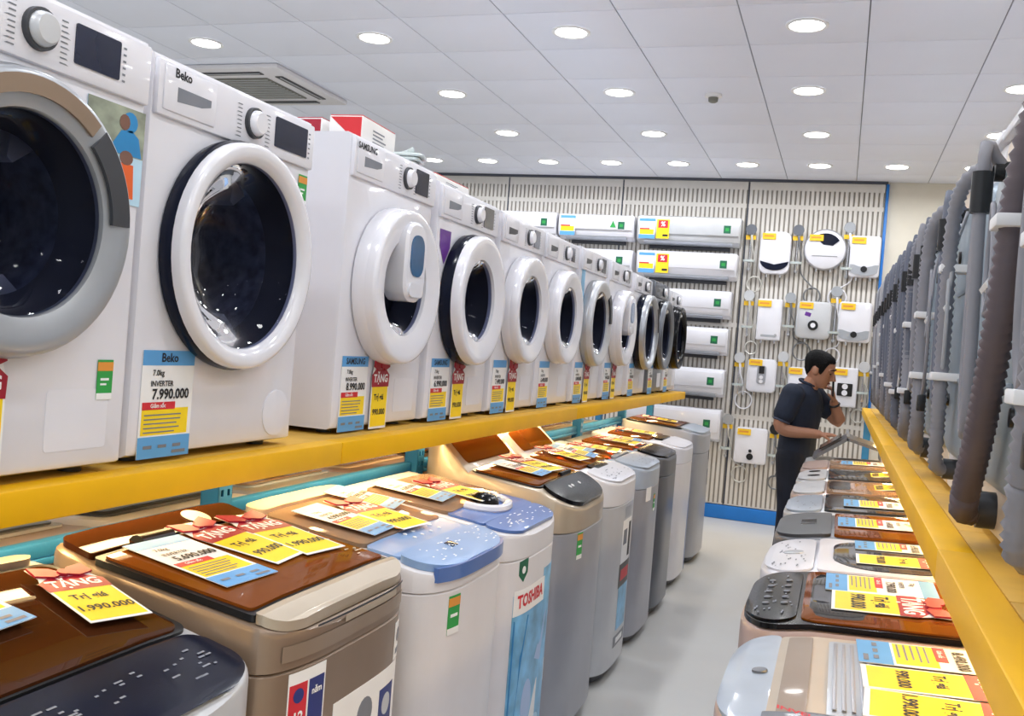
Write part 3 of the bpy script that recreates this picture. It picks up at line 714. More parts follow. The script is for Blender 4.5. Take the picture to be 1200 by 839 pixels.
front_label(t,-.16,.785,.055,.10)
# L4 white with blue poster
t, T, P = top_washer('L4', 'white top loading washer with red lettering and tall blue poster', XF, 3.035, 0, .55, .58, .03,
    [(-.58,.985),(-.42,.965),(-.12,.93),(0,.905),(.03,.897)], 'warm_white', 'warm_white',
    [('lid',-.50,-.20,.025,.014,'lid_pink',dict(rp=.03)),('control_apron',-.21,-.085,.022,.010,'blue_panel_deep',dict(rp=.02)),('control_panel',-.082,.016,.02,.012,'blue_panel_deep',dict(rp=.02,curve=.004))], seam=.82, group=GL)
arch = [(-.20,-.12),(-.16,-.115),(-.12,-.08),(-.105,0),(-.12,.08),(-.16,.115),(-.20,.12)]
ob('arch_trim', MB().tube([(q.x,q.y,T.zt(q.x)+.016) for q in spline([(a,b_,0) for a,b_ in arch],.02)],.016,8).me('arch','ring_white'), P['control_apron'])
l, r = on_top(T, -.185, .02, .012); ob('lid_button', MB().lathe([(.05,0),(.047,.016),(.03,.03),(.0005,.034)],24,'z',cap1=True).me('lid_button','black_gloss'), P['control_apron'], l, r)
print_on(T, P['control_panel'], -.07, .0, -.2, .22, 36, .0145, 'ink_white', 6, .014)
s = fpoly(t,'shield_sticker',[(-.18,.815),(-.12,.82),(-.12,.775),(-.15,.748),(-.18,.772)],'sticker_green_dark'); fpoly(s,'shield_mark',circ(-.15,.786,.012,14),'ink_white',.0018)
po = frect(t,'poster',.0,.40,.40,.62,'poster_water'); frect(po,'poster_corner',.13,.73,.14,.045,'poster_water',.0012); frect(po,'poster_header',-.065,.685,.27,.08,'card_white',.0024)
ftext(po,'TOSHIBA',.056,-.065,.685,'card_red',.0032,.035)
fpoly(po,'poster_swash',[(-.19,.10),(-.19,.63),(-.08,.63),(-.12,.48),(-.15,.28),(-.12,.10)],'poster_blue',.0020); fpoly(po,'poster_droplet',circ(-.04,.33,.05,20,.08),'card_blue_pale',.0020); fpoly(po,'poster_droplet',circ(.08,.20,.05,20,.06),'poster_sky',.0020)
fpoly(po,'poster_swash',[(-.06,.14),(.06,.38),(.17,.42),(.18,.34),(.06,.20)],'card_white',.0018); fpoly(po,'poster_swash',[(.02,.46),(.12,.60),(.18,.58),(.16,.50),(.08,.44)],'card_blue_pale',.0018)
# L5 tall silver with hood
t, T, P = top_washer('L5', 'large silver top loading washer with raised brown hood and black front panel', XF, 3.73, 0, .62, .57, .035,
    [(-.57,1.08),(-.51,1.105),(-.39,.99),(-.10,.955),(-.02,.915),(.035,.885)], 'grey_body', 'gold_light',
    [('hood_window',-.505,-.415,.05,.006,'lid_brown',dict(rp=.02)),('lid_frame',-.39,-.11,.02,.008,'black'),('lid',-.38,-.12,.032,.014,'lid_brown',dict(rp=.03)),('control_panel',-.11,.024,.035,.018,'black_gloss',dict(rp=.04,curve=.008))], seam=.80, group=GL)
buttons(T, P['control_panel'], (-.05,), (-.08,-.04,.06), 'ink_white', .008, .0205)
ob('lid_catch', MB().tube([(0,-.07,0),(0,.07,0)],.009,8).me('catch','black_gloss'), t, (-.125,.1,T.zt(-.125)+.02))
front_label(t,-.17,.745,.05,.10)
# L6 pale grey with promotional stickers
t, T, P = top_washer('L6', 'pale grey top loading washer with white button panel and black banner sticker', XF, 4.42, 0, .58, .57, .03,
    [(-.57,1.065),(-.51,1.08),(-.40,.985),(-.12,.945),(0,.91),(.03,.90)], 'silver_light', 'warm_white',
    [('hood_window',-.505,-.42,.05,.006,'lid_brown',dict(rp=.02)),('lid',-.39,-.15,.03,.012,'lid_brown',dict(rp=.03)),('lid_catch_panel',-.15,-.10,.16,.012,'black_gloss',dict(rp=.02)),('control_panel',-.115,.018,.02,.010,'white',dict(rp=.03,curve=.006))], group=GL)
print_on(T, P['control_panel'], -.08, -.0, -.2, .2, 30, .0125, 'ink_grey', 9, .02)
for (y,z,w,h,mt,nm) in ((.02,.62,.18,.20,'card_white','feature_sticker'),(.03,.465,.22,.11,'black','banner_sticker'),(.03,.315,.19,.20,'poster_water','water_sticker'),(.02,.165,.22,.05,'grey_dark_body','base_sticker'),(.02,.755,.12,.05,'silver','text_sticker')):
    s = frect(t,nm,y,z,w,h,mt)
    if nm == 'banner_sticker': frect(s,'banner_print',y,z,.16,.05,'sticker_red',.0018)
    if nm == 'base_sticker': frect(s,'print_lines',y,z,.13,.024,'card_white',.0018)
    if nm == 'feature_sticker': frect(s,'print_lines',y+.06,z,.045,.16,'ink',.0018); frect(s,'print_lines',y-.03,z+.02,.07,.07,'ink_grey',.0018)
# L7 .. L10
t, T, P = top_washer('L7', 'mid grey top loading washer with pale blue grey panel and green label', XF, 5.08, 0, .57, .58, .03, None, 'grey_body', 'blue_grey_panel',
    [('lid',-.48,-.18,.03,.012,'lid_brown',dict(rp=.03)),('control_panel',-.14,.018,.02,.012,'blue_grey_panel',dict(rp=.03,curve=.006)),('lid_handle',-.18,-.15,.12,.016,'silver',dict(rp=.01))], group=GL)
front_label(t,.02,.71,.045,.09); frect(t,'white_sticker',-.13,.77,.09,.07,'card_white'); print_on(T, P['control_panel'], -.1, 0, -.2, .2, 24, .0145, 'ink_grey', 2, .02)
t, T, P = top_washer('L8', 'dark grey top loading washer with black panel between pale ones', XF, 5.68, 0, .54, .57, .025, None, 'grey_dark_body', 'grey_dark_body',
    [('lid',-.48,-.18,.03,.012,'lid_brown',dict(rp=.03)),('control_panel',-.15,.012,.02,.014,'black_gloss',dict(rp=.04,curve=.006))], group=GL)
print_on(T, P['control_panel'], -.1, 0, -.2, .2, 20, .0165, 'ink_grey', 2, .02)
t, T, P = top_washer('L9', 'white top loading washer with curved blue stripe sticker, second from end', XF-.02, 6.45, 0, .60, .58, .03, None, 'warm_white', 'white',
    [('lid',-.48,-.20,.03,.012,'lid_brown',dict(rp=.03)),('lid_handle',-.19,-.13,.14,.014,'black_gloss',dict(rp=.03)),('control_panel',-.125,.018,.02,.008,'white',dict(rp=.03,curve=.004))], group=GL)
fpoly(t,'blue_stripe_sticker',[(.10,.06),(.17,.06),(.18,.30),(.16,.48),(.21,.62),(.17,.66),(.11,.52),(.09,.30)],'blue_panel_deep'); frect(t,'mark_sticker',.17,.74,.04,.07,'ink')
t, T, P = top_washer('L10', 'silver grey top loading washer with dark rimmed top at the far end', XF-.01, 7.28, 0, .62, .57, .03, [(-.57,1.0),(-.12,.965),(0,.94),(.03,.93)], 'grey_body', 'grey_body',
    [('lid_frame',-.54,-.13,.006,.012,'black'),('lid',-.52,-.16,.03,.018,'lid_brown',dict(rp=.03)),('control_panel',-.14,.016,.02,.016,'blue_grey_panel',dict(rp=.03,curve=.004))], group=GL)
frect(t,'mark_sticker',.1,.77,.04,.07,'ink'); frect(t,'feature_sticker',.12,.60,.1,.12,'ink_grey')

# right-hand row, facing -x
XR_F = -.14
def right(key, label, y, W, prof, body, cover, plates, X=XR_F, **k):
    return top_washer(key, label, X, y, PI, W, .60, .035, prof, body, cover, plates, group=GR, **k)
flat = [(-.60,.985),(-.40,.96),(-.12,.945),(0,.925),(.035,.915)]
t, T, P = right('R1', 'rose beige top loading washer with grey lid window, nearest on the right', 1.785, .56, flat, 'rose_body', 'rose_body',
    [('control_panel',-.055,.026,.012,.010,'blue_grey_panel',dict(rp=.03,curve=.004)),('lid',-.54,-.055,.03,.010,'beige_panel',dict(rp=.015)),('lid_window',-.225,-.145,.06,.0125,'silver',dict(rp=.012)),('lid_grip',-.115,-.070,.05,.014,'gold_body',dict(rp=.01)),('side_strip',-.50,-.05,.0,.0135,'grey_dark_body',dict(rp=.005,yr=(.21,.262)))], X=-.125)
for k in range(5): x = -.218+.0145*k; l, r = on_top(T, x, 0, .0136); ob('tub_rib', cached('tubrib', lambda: MB().cbox(0,.007,-.19,.19,0,.0015,.0006).me('tub_rib','grey_body')), P['lid_window'], l, r)
l, r = on_top(T, -.12, .236, .0148); ob('lettering', text_mesh('INVERTER', .022, 'card_red', .03), P['side_strip'], l, (0, r[1], PI))
for i, (x, mt) in enumerate(((-.205,'card_yellow'),(-.25,'ink'),(-.31,'card_white'))):
    l, r = on_top(T, x, .236, .0148); ob('strip_sticker', MB().box(-.018,.018,-.02,.02,0,.0008).me('ss',mt), P['side_strip'], l, r)
l, r = on_top(T, -.03, .0, .0125); ob('start_button', MB().lathe([(.014,0),(.013,.003),(.0005,.0035)],18,'z',cap1=True).me('sb','grey_dark_body'), P['control_panel'], l, r)
t, T, P = right('R2', 'rose gold top loading washer with glossy black rounded top and brown lid end', 2.385, .56, flat, 'rose_body', 'rose_body',
    [('top_surround',-.57,.026,.004,.014,'black_gloss',dict(rp=.06)),('lid',-.55,-.10,.02,.018,'lid_brown',dict(rp=.04)),('lid_window',-.24,-.115,.05,.0195,'lid_smoke',dict(rp=.05)),('control_panel',-.09,.018,.022,.019,'black_gloss',dict(rp=.05,curve=.006))])
buttons(T, P['control_panel'], (-.06,-.02), (-.12,-.06,0,.06,.12), 'ink_grey', .008, .021)
print_on(T, P['control_panel'], -.08, 0, -.2, .2, 24, .0212, 'ink_grey', 3, .014)
t, T, P = right('R3', 'white top loading washer with dark arched lid window, third on right', 2.965, .55, flat, 'white', 'white',
    [('lid',-.53,-.12,.02,.010,'white',dict(rp=.03)),('lid_window',-.50,-.16,.055,.0135,'lid_smoke',dict(rp=.13)),('tub_shadow_plate',-.48,-.17,.075,.011,'gasket',dict(rp=.12)),('control_panel',-.11,.018,.022,.008,'white',dict(rp=.05,curve=.006))])  # shade inside the tub is painted as a dark plate under the lid window
print_on(T, P['control_panel'], -.09, 0, -.2, .2, 26, .0105, 'ink_grey', 3, .016); buttons(T, P['control_panel'], (-.05,), (0,), 'silver', .03, .0095)
t, T, P = right('R4', 'dark grey top loading washer with square black display, fourth on right', 3.535, .53, flat, 'grey_dark_body', 'grey_dark_body',
    [('lid',-.54,-.16,.02,.012,'lid_brown',dict(rp=.03)),('control_panel',-.15,.02,.018,.012,'dark_grey',dict(rp=.03,curve=.006)),('display',-.10,-.05,.0,.015,'black_gloss',dict(rp=.004,yr=(-.06,.06)))])
t, T, P = right('R5', 'light grey top loading washer with dark lid window, fifth on right', 4.105, .53, flat, 'silver_light', 'silver_light',
    [('lid',-.54,-.12,.02,.012,'lid_smoke',dict(rp=.03)),('lid_window',-.24,-.13,.09,.0145,'black_gloss',dict(rp=.02)),('control_panel',-.11,.02,.02,.010,'blue_grey_panel',dict(rp=.04,curve=.006))])
print_on(T, P['control_panel'], -.09, 0, -.2, .2, 14, .0125, 'ink_grey', 3, .016)
t, T, P = right('R6', 'pinkish top loading washer with pale lid, sixth on right', 4.665, .52, flat, 'rose_body', 'rose_body',
    [('lid',-.54,-.12,.02,.012,'lid_pink',dict(rp=.03)),('control_panel',-.11,.02,.02,.010,'silver_light',dict(rp=.04,curve=.006)),('lid_handle',-.22,-.13,.10,.016,'black_gloss',dict(rp=.03))])
t, T, P = right('R7', 'silver top loading washer with two black dials on its panel', 5.215, .52, flat, 'silver_light', 'silver_light',
    [('lid',-.54,-.12,.02,.012,'lid_smoke',dict(rp=.03)),('control_panel',-.11,.02,.02,.010,'silver_light',dict(rp=.04,curve=.006))])
buttons(T, P['control_panel'], (-.05,), (-.1,.1), 'black_gloss', .03, .012, 'dial')
t, T, P = right('R8', 'greyish pink top loading washer just before the one with raised lid', 5.765, .52, flat, 'rose_body', 'rose_body',
    [('lid',-.54,-.12,.02,.012,'lid_pink',dict(rp=.03)),('control_panel',-.11,.02,.02,.010,'rose_body',dict(rp=.04,curve=.006))])
t, T, P = right('R9', 'grey top loading washer with its folding lid raised, beside the man', 6.325, .53, [(-.60,.945),(-.40,.93),(-.12,.92),(0,.905),(.035,.90)], 'grey_body', 'grey_dark_body',
    [('tub_opening',-.46,-.14,.07,.006,'gasket',dict(rp=.13)),('control_panel',-.12,.02,.02,.008,'silver_light',dict(rp=.04,curve=.006))])
def slab(p0, p1, hwid, th):
    (x0,z0),(x1,z1) = p0, p1; d = Vector((x1-x0,0,z1-z0)); n = Vector((-d.z,0,d.x)).normalized()*th; L = []
    return MB().loft([[(x0,y,z0),(x1,y,z1),(x1+n.x,y,z1+n.z),(x0+n.x,y,z0+n.z)] for y in (-hwid,hwid)])
lf = ob('lid_front_leaf', slab((-.015,.95),(-.205,1.085),.22,.018).me('leaf','grey_dark_body'), t)
ob('leaf_window', slab((-.05,.997),(-.17,1.083),.17,.004).me('leaf_window','black_gloss'), lf)
lr = ob('lid_rear_leaf', slab((-.205,1.085),(-.40,1.035),.22,.018).me('leaf','grey_dark_body'), t)
ob('lid_hinge', MB().tube([(-.208,-.22,1.10),(-.208,.22,1.10)],.010,10).me('hinge','silver'), lr)
ob('lid_support', slab((-.40,.95),(-.40,1.035),.20,.012).me('support','grey_body'), lr)

# loose cards on the lids
def yc(key, x, y, turn, label, price='990.000', w=.13, h=.26, dz=.026, lift=0.): return lay(gift_card(None, price, w, h), key, x, y, dz, turn, label, 'gift card', 'gift cards on the washer lids', lift)
def pc(key, x, y, turn, label, price='5.990.000', w=.15, h=.25, dz=.025, lift=0.): return lay(price_card(None, price, None, w, h), key, x, y, dz, turn, label, 'price card', 'price cards on the washer lids', lift)
yc('L1', -.31, .20, -.25, 'yellow gift tag with red bow on the navy panelled silver washer', '1.990.000', .12, .22)
pc('L1', -.40, -.02, .05, 'price card at the back edge of the navy panelled silver washer', dz=.026)
pc('L2', -.265, -.14, -.05, 'blue and yellow price card on the champagne gold washer', '5.690.000', .16, .26, .026)
yc('L2', -.30, .03, .08, 'yellow gift tag beside the price card on the champagne gold washer', '990.000', .14, .28, .027)
yc('L2', -.28, .165, -.12, 'yellow red-bowed gift tag at far side of the champagne gold lid', '1.990.000', .14, .28, .028)
pc('L3', -.33, -.12, .05, 'price card on the pinkish lid of the blue panelled washer', '4.990.000')
yc('L3', -.31, .03, -.1, 'yellow gift tag in the middle of the blue panelled white washer', '990.000', .15, .28)
pc('L3', -.42, .17, .2, 'white price card at the back corner of the blue panelled washer', '4.990.000', .14, .22)
yc('L4', -.30, .04, -.05, 'yellow gift tag on the tall poster washer beside its black button', '990.000', .15, .27)
pc('L4', -.38, -.13, .1, 'price card on the tall poster washer nearer the camera', '4.690.000')
yc('L5', -.27, .10, -.15, 'yellow gift tag at the far side of the black panelled silver lid', '1.490.000', .15, .25)
pc('L5', -.26, -.07, .02, 'price card on the brown lid of the hooded silver washer', '6.990.000', .15, .22)
yc('L6', -.29, -.05, -.1, 'yellow gift tag on the lid of the pale grey stickered washer', '990.000', .15, .24)
pc('L6', -.28, .13, .1, 'price card on the lid of the pale grey stickered washer', '7.990.000', .15, .22)
yc('L7', -.31, .03, .1, 'yellow gift tag on the mid grey washer with green label', '990.000', .17, .27)
pc('L7', -.40, -.16, .1, 'price card on the mid grey washer with green label', '7.490.000')
yc('L8', -.31, -.04, 0, 'yellow gift tag on the dark grey washer', '990.000', .17, .27)
pc('L8', -.33, .16, .1, 'price card on the dark grey washer', '7.290.000')
yc('L9', -.34, -.02, .1, 'yellow gift tag on the washer with blue stripe sticker', '990.000', .18, .27)
yc('L10', -.34, -.02, .1, 'yellow gift tag on the dark rimmed washer at far end', '990.000', .18, .27)
pc('R1', -.345, -.16, .02, 'price card on the rose beige washer, farthest from the camera', '8.490.000', .15, .30, .016)
yc('R1', -.35, -.005, .02, 'middle yellow gift tag on the nearest rose beige washer', '990.000', .13, .30, .016)
yc('R1', -.355, .145, -.04, 'yellow gift tag with orange bow nearest the camera on rose beige washer', '1.990.000', .14, .31, .017)
pc('R2', -.27, -.12, 0, 'price card on the black topped rose gold washer', '7.990.000', .19, .25, .0225)
yc('R2', -.285, .07, 0, 'yellow gift tag on the black topped rose gold washer', '990.000', .19, .25, .0225)
pc('R3', -.36, -.13, 0, 'price card on the white washer with dark arched window', '6.990.000', .14, .28, .0165)
yc('R3', -.365, .09, 0, 'yellow gift tag on the white washer with dark arched window', '990.000', .14, .29, .0165)
pc('R4', -.31, .0, 0, 'price card on the washer with square black display', '6.490.000', .20, .28, .017)
yc('R4', -.50, .0, .5, 'yellow gift tag near the rack on the washer with square display', '990.000', .14, .2, .019)
pc('R5', -.33, .06, 0, 'price card on the light grey washer with dark lid window', '5.990.000', .20, .28, .017)
yc('R5', -.50, -.05, .2, 'yellow gift tag near the rack on the light grey washer', '990.000', .15, .2, .019)
yc('R6', -.42, .0, 0, 'yellow gift tag on the pinkish sixth washer', '990.000', .2, .28, .017)
yc('R7', -.42, .0, 0, 'yellow gift tag on the washer with two black dials', '990.000', .2, .28, .017)
pc('R8', -.33, .0, 0, 'price card on the washer just before the raised lid', '5.490.000', .2, .3, .017)

# row behind the rack, facing the next aisle
bodies = [('rose_body','lid_smoke','grey_body'),('warm_white','lid_smoke','dark_grey'),('silver_light','lid_pink','blue_grey_panel'),('rose_body','lid_pink','cream'),('gold_body','lid_brown','black_gloss'),('white','lid_smoke','dark_grey'),('grey_body','lid_brown','black_gloss'),('cream','lid_brown','gold_light'),('warm_white','lid_pink','blue_panel')]
desc = ['pink beige washer top seen under the left end of the beam','white washer with dark flat lid behind the first blue post','silver washer top with pale lid behind the blue rail','pink beige washer top behind the middle blue rail','gold washer top with brown lid behind the second blue post','white washer top behind the hooded silver washer','grey washer top with brown lid behind the third blue post','cream washer top with brown lid behind the fourth blue post','white washer top with pale lid near the far blue posts']
for i, ((bd, ld_, pn), ds) in enumerate(zip(bodies, desc)):
    top_washer('B%d' % i, ds, -2.235, 1.62+.64*i, PI, .56, .58, .03, [(-.58,.97),(-.12,.94),(0,.91),(.03,.90)], bd, bd,
        [('lid_frame',-.50,-.14,.025,.008,pn),('lid',-.48,-.16,.04,.014,ld_)], group=GB)
pc('B0', -.36, .02, .1, 'price card on the pink beige washer under left beam end', dz=.025)
pc('B2', -.36, .0, -.1, 'price card on the silver washer behind the blue rail', dz=.025)
yc('B4', -.38, .05, .1, 'yellow gift tag on the gold washer behind the second blue post', dz=.026)

# ------------------------------------------------------------------ air conditioners on the back wall (back at local y=0, facing -y)
WALLF = WALL_Y-.0325
BACKF = (PI/2, 0, 0)
def air_con(label, x0, x1, ztop, h, mat='white', price=False, gift=False, leaf=False):
    w = x1-x0; t = thing('wall_air_conditioner', label, 'air conditioner', ((x0+x1)/2, WALLF, ztop-h), 0, 'split air conditioners on the back wall')
    prof = [(-.001,.0),(-.09,.0),(-.16,.03),(-.185,.085),(-.188,h-.05),(-.175,h-.012),(-.15,h),(-.001,h)]
    L = lambda x, i: [(x, y+(i if y < -.1 else 0), min(max(z, i), h-i)) for y, z in prof]
    ob('body', MB().loft([L(-w/2,.012),L(-w/2+.008,.003),L(-w/2+.016,0),L(w/2-.016,0),L(w/2-.008,.003),L(w/2,.012)]).me('body',mat,angle=30), t)
    ob('front_panel', MB().cbox(-w/2+.014,w/2-.014,-.197,-.186,.088,h-.03,.004).me('front_panel',mat), t)
    ob('air_flap', MB().loft([[(x,-.098,-.004),(x,-.165,.022),(x,-.170,.030),(x,-.100,.006)] for x in (-w/2+.07,w/2-.07)]).me('air_flap','silver'), t)
    ob('mounting_plate', MB().cbox(-w/2+.1,w/2-.1,-.02,-.001,-.035,-.0005,.003).me('mounting_plate','dark_grey'), t)
    s = ob('energy_label', cached('acen', lambda: MB().box(-.032,.032,-.036,.036,0,.001).me('energy_label','sticker_green_dark')), t, (w/2-.12,-.1975,h*.56), BACKF)
    ob('label_mark', cached('acen2', lambda: MB().box(-.016,.016,-.014,.014,.001,.0014).me('label_mark','sticker_green')), s)
    if leaf: ob('leaf_mark', MB().prism([(-.03,-.03),(.03,-.03),(.0,.035)],0,.001).me('leaf_mark','sticker_green'), t, (w/2-.2,-.1975,h*.6), BACKF)
    if price: c = price_card(t, '9.990.000', None, .15, .19, detail=False); c.location = (-w/2+.10,-.1985,h*.5); c.rotation_euler = BACKF
    if gift:
        s = ob('gift_sticker', MB().box(-.06,.06,-.09,.09,0,.001).me('gift_sticker','card_yellow'), t, (-w/2+.25,-.1985,h*.5), BACKF)
        ob('gift_banner', MB().box(-.045,.045,.01,.08,.001,.002).me('gift_banner','card_red'), s); ob('lettering', text_mesh('%',.06,'ink_white',.03), s, (0,.045,.0024)); ob('print_lines', MB().box(.0,.05,-.07,-.05,.001,.0015).me('pl','ink'), s)
air_con('silver grey wall air conditioner, topmost in the right column', -1.94, -.975, 2.80, .262, 'silver_light', True, True)
air_con('white wall air conditioner second from top with yellow sticker', -1.92, -.985, 2.47, .245, 'white', True, True)
for i, (z, h, nm) in enumerate(((2.12,.255,'third from top'),(1.775,.25,'fourth from top'),(1.395,.26,'fifth from top, above the beam end'),(1.02,.30,'lowest in the right column'))):
    air_con('white wall air conditioner %s' % nm, -1.90, -1.01-.003*i, z, h)
air_con('white wall air conditioner with green leaf mark and price card, topmost in middle column', -2.72, -1.972, 2.79, .235, 'white', True, False, True)
air_con('white wall air conditioner under the leaf marked one', -2.72, -1.965, 2.46, .24)
air_con('white wall air conditioner, leftmost visible in the top row', -3.52, -2.745, 2.80, .24)

# ------------------------------------------------------------------ water heaters and shower sets
def heater(label, x0, x1, z0, z1, style):
    w, h = x1-x0, z1-z0; t = thing('water_heater', label, 'water heater', ((x0+x1)/2, WALLF, z0), 0, 'electric water heaters on the back wall')
    def face(poly, nm, mat, y0, y1, par=None): return ob(nm, MB().prism(poly, y0, y1, 'y').me(nm, mat), par or t)
    d = .085
    if style == 'disc':
        b_ = ob('body', MB().lathe([(w/2,0),(w/2,-.06),(w*.47,-.08),(w*.40,-.09),(.0005,-.095)],44,'y',cap1=True,cap0=True).me('body','white'), t, (0,0,h/2))
        ob('rim_ring', MB().lathe([(w*.505,-.045),(w*.515,-.055),(w*.505,-.066)],44,'y').me('rim_ring','silver_light'), b_)
        ob('dark_visor', MB().prism([( .40*w*math.cos(a), .40*w*math.sin(a)) for a in [math.radians(35+95*k/10) for k in range(11)]]+[(-.05*w,.12*w),(.18*w,.10*w)],-.098,-.089,'y').me('visor','navy_gloss'), b_)
        ob('trim_line', MB().box(-w*.3,w*.3,-.0965,-.0955,-.062,-.058).me('trim_line','ink_grey'), b_)
    else:
        r = {'smile':.07,'bowl':.03,'slim':.012,'tilt':.05,'dials':.045,'plain':.03,'block':.015,'dots':.03}[style]
        L = lambda y, i: [(p[0],y,p[1]) for p in rrect(-w/2+i,w/2-i,i,h-i,max(.006,r-i))]
        b_ = ob('body', MB().loft([L(-.001,.004),L(-.006,0),L(-d+.014,0),L(-d+.004,.005),L(-d,.016)]).me('body','silver_light' if style=='tilt' else 'white',angle=30), t)
        if style == 'smile': face([( .46*w*math.cos(a), .30*h+.22*h*math.sin(a)) for a in [math.radians(180+180*k/14) for k in range(15)]]+[(.3*w,.27*h),(0,.22*h),(-.3*w,.27*h)],'dark_visor','navy_gloss',-d-.006,-d+.001)
        if style == 'bowl':
            v = face([(-.47*w,.30*h)]+[(-.35*w+.7*w*k/8,.30*h-.06*h*math.sin(PI*k/8)) for k in range(9)]+[(.47*w,.30*h)]+[( .45*w*math.cos(a), .14*h+.10*h*math.sin(a)) for a in [math.radians(-180*k/10) for k in range(11)]],'grey_apron','silver',-d-.006,-d+.001)
            face(circ(0,.19*h,.028,18),'dial','black',-d-.014,-d-.0055,v)
        if style == 'slim': face(rrect(-w*.3,w*.3,.03,.05,.006),'trim_line','silver',-d-.002,-d+.001); face(circ(w*.3,.05,.012,12),'dial','silver',-d-.006,-d+.001)
        if style == 'tilt':
            face(circ(.0,.36*h,.045,22),'dial','black',-d-.012,-d+.001); face(circ(.0,.36*h,.022,18),'dial_cap','ring_white',-d-.016,-d-.0119)
            face([(-.08,.62*h),(-.03,.58*h),(-.02,.68*h),(-.07,.72*h)],'purple_mark','sticker_purple',-d-.002,-d+.001)
        if style == 'dials':
            v = face(rrect(-.04,.04,.26*h,.80*h,.02),'control_strip','grey_body',-d-.006,-d+.001)
            face(rrect(-.024,.024,.56*h,.78*h,.005),'display','black',-d-.009,-d-.0055,v); face(circ(0,.45*h,.018,14),'dial','ring_white',-d-.014,-d-.0055,v); face(circ(0,.33*h,.018,14),'dial','ring_white',-d-.014,-d-.0055,v)
        if style == 'block':
            v = face(rrect(-.065,.065,.28*h,.60*h,.008),'control_strip','black',-d-.008,-d+.001)
            for q in (.36,.52): face(circ(0,q*h,.025,16),'dial','ring_white',-d-.02,-d-.0075,v)
        if style == 'dots':
            face(circ(.0,.20*h,.030,18),'dial','black',-d-.014,-d+.001); face(circ(.0,.36*h,.015,14),'indicator','black',-d-.006,-d+.001)
        if style == 'plain': face(rrect(-.05,.05,.1*h,.2*h,.01),'control_strip','silver',-d-.004,-d+.001)
    for q in (-.06,.06): ob('water_inlet', cached('inlet', lambda: MB().lathe([(.011,-.03),(.011,.0),(.014,.002),(.014,.006)],12,'z',cap0=True).me('inlet','chrome')), t, (q,-.05,.0 if style != 'disc' else .012))
    tg = ob('price_tag', cached('htag', lambda: MB().box(-.06,.06,-.028,.028,0,.001).me('price_tag','tab_yellow')), t, (-w*.22,-d-.0075 if style != 'disc' else -.1,h*.88 if style != 'disc' else h*.78), BACKF)
    ob('print_lines', cached('htagp', lambda: MB().box(-.045,.04,-.006,.01,.001,.0014).me('pl','sticker_orange')), tg)
heater('white water heater with dark navy crescent, top row left', -.80, -.525, 2.31, 2.70, 'smile')
heater('round white water heater with dark visor, top row middle', -.41, -.045, 2.37, 2.735, 'disc')
heater('white water heater with grey bowl shaped base, top row right', -.015, .245, 2.32, 2.69, 'bowl')
heater('slim plain white water heater, second row left', -.775, -.555, 1.70, 2.08, 'slim')
heater('silver blue water heater with round black dial and purple mark', -.43, -.125, 1.74, 2.08, 'tilt')
heater('white water heater with grey bowl shaped base, second row right', -.065, .215, 1.735, 2.095, 'bowl')
heater('white water heater with black display above two dials', -.825, -.56, 1.215, 1.525, 'dials')
heater('white water heater behind the man', -.455, -.235, 1.17, 1.475, 'plain')
heater('white water heater with black block and two white dials', -.065, .145, 1.15, 1.505, 'block')
heater('white water heater with two black dots in the lowest row', -.885, -.59, .55, .88, 'dots')
def shower(label, x, z, hgt, head='wire_dark', coil=(.1,-.3), cr=.075, hmat='wire'):
    t = thing('shower_set', label, 'shower', (x, WALLF, z), 0, 'hand showers on the back wall')
    ob('slide_bar', MB().tube([(0,-.04,0),(0,-.04,hgt)],.009,10).me('slide_bar','chrome'), t)
    for q in (.02, hgt-.02): ob('bracket', cached('brk', lambda: MB().tube([(0,-.001,0),(0,-.045,0)],.013,10).me('bracket','chrome')), t, (0,0,q))
    h = ob('shower_head', MB().lathe([(.048,-.082),(.05,-.075),(.035,-.055),(.014,-.045)],22,'y',cap0=True).me('shower_head',head), t, (0,0,hgt+.02))
    ob('head_handle', MB().tube([(0,-.06,-.02),(.01,-.075,-.08),(.015,-.07,-.15)],[.012,.011,.009],10).me('head_handle',hmat), h)
    pts = [(.015,-.07,hgt-.13),(.04,-.06,hgt*.4),(.05,-.03,.0)]
    n = 26
    for k in range(n+1):
        a = PI/2+2*PI*2*k/n; pts.append((coil[0]+cr*(1-.08*k/n)*math.cos(a), -.02-.018*k/n, coil[1]+cr*math.sin(a)))
    ob('hose', MB().tube(spline(pts,.015),.0065,7).me('hose',hmat), t)
    tb = ob('price_tab', cached('stab', lambda: MB().box(-.045,.045,-.02,.02,0,.001).me('price_tab','tab_yellow')), t, (.0,-.055,hgt*.86), BACKF)
    ob('soap_dish', cached('soap', lambda: MB().lathe([(.05,0),(.055,.02),(.05,.02),(.046,.004)],18,'z',cap0=True,sy=.6).me('soap_dish','plastic_clear')), t, (.0,-.075,.08))
shower('hand shower with dark round head left of the crescent heater', -.89, 2.33, .36, 'grey_dark_body', (.06,-.12), .07, 'wire')
shower('hand shower with dark head between crescent and round heaters', -.47, 2.33, .37, 'grey_dark_body', (.16,-.20), .075, 'wire_dark')
shower('hand shower with white hose left of the top right heater', -.03, 2.30, .44, 'silver', (-.06,-.17), .08, 'ring_white')
shower('hand shower left of the slim plain heater', -.86, 1.72, .36, 'silver_light', (.05,-.1), .06, 'wire')
shower('hand shower with dark hose left of the silver blue heater', -.49, 1.75, .33, 'silver', (.13,-.13), .08, 'wire_dark')
shower('hand shower with white hose between the second row heaters', -.095, 1.72, .44, 'silver', (.0,-.12), .07, 'ring_white')
shower('hand shower left of the heater with black display', -.90, 1.18, .32, 'silver_light', (.06,-.05), .08, 'ring_white')
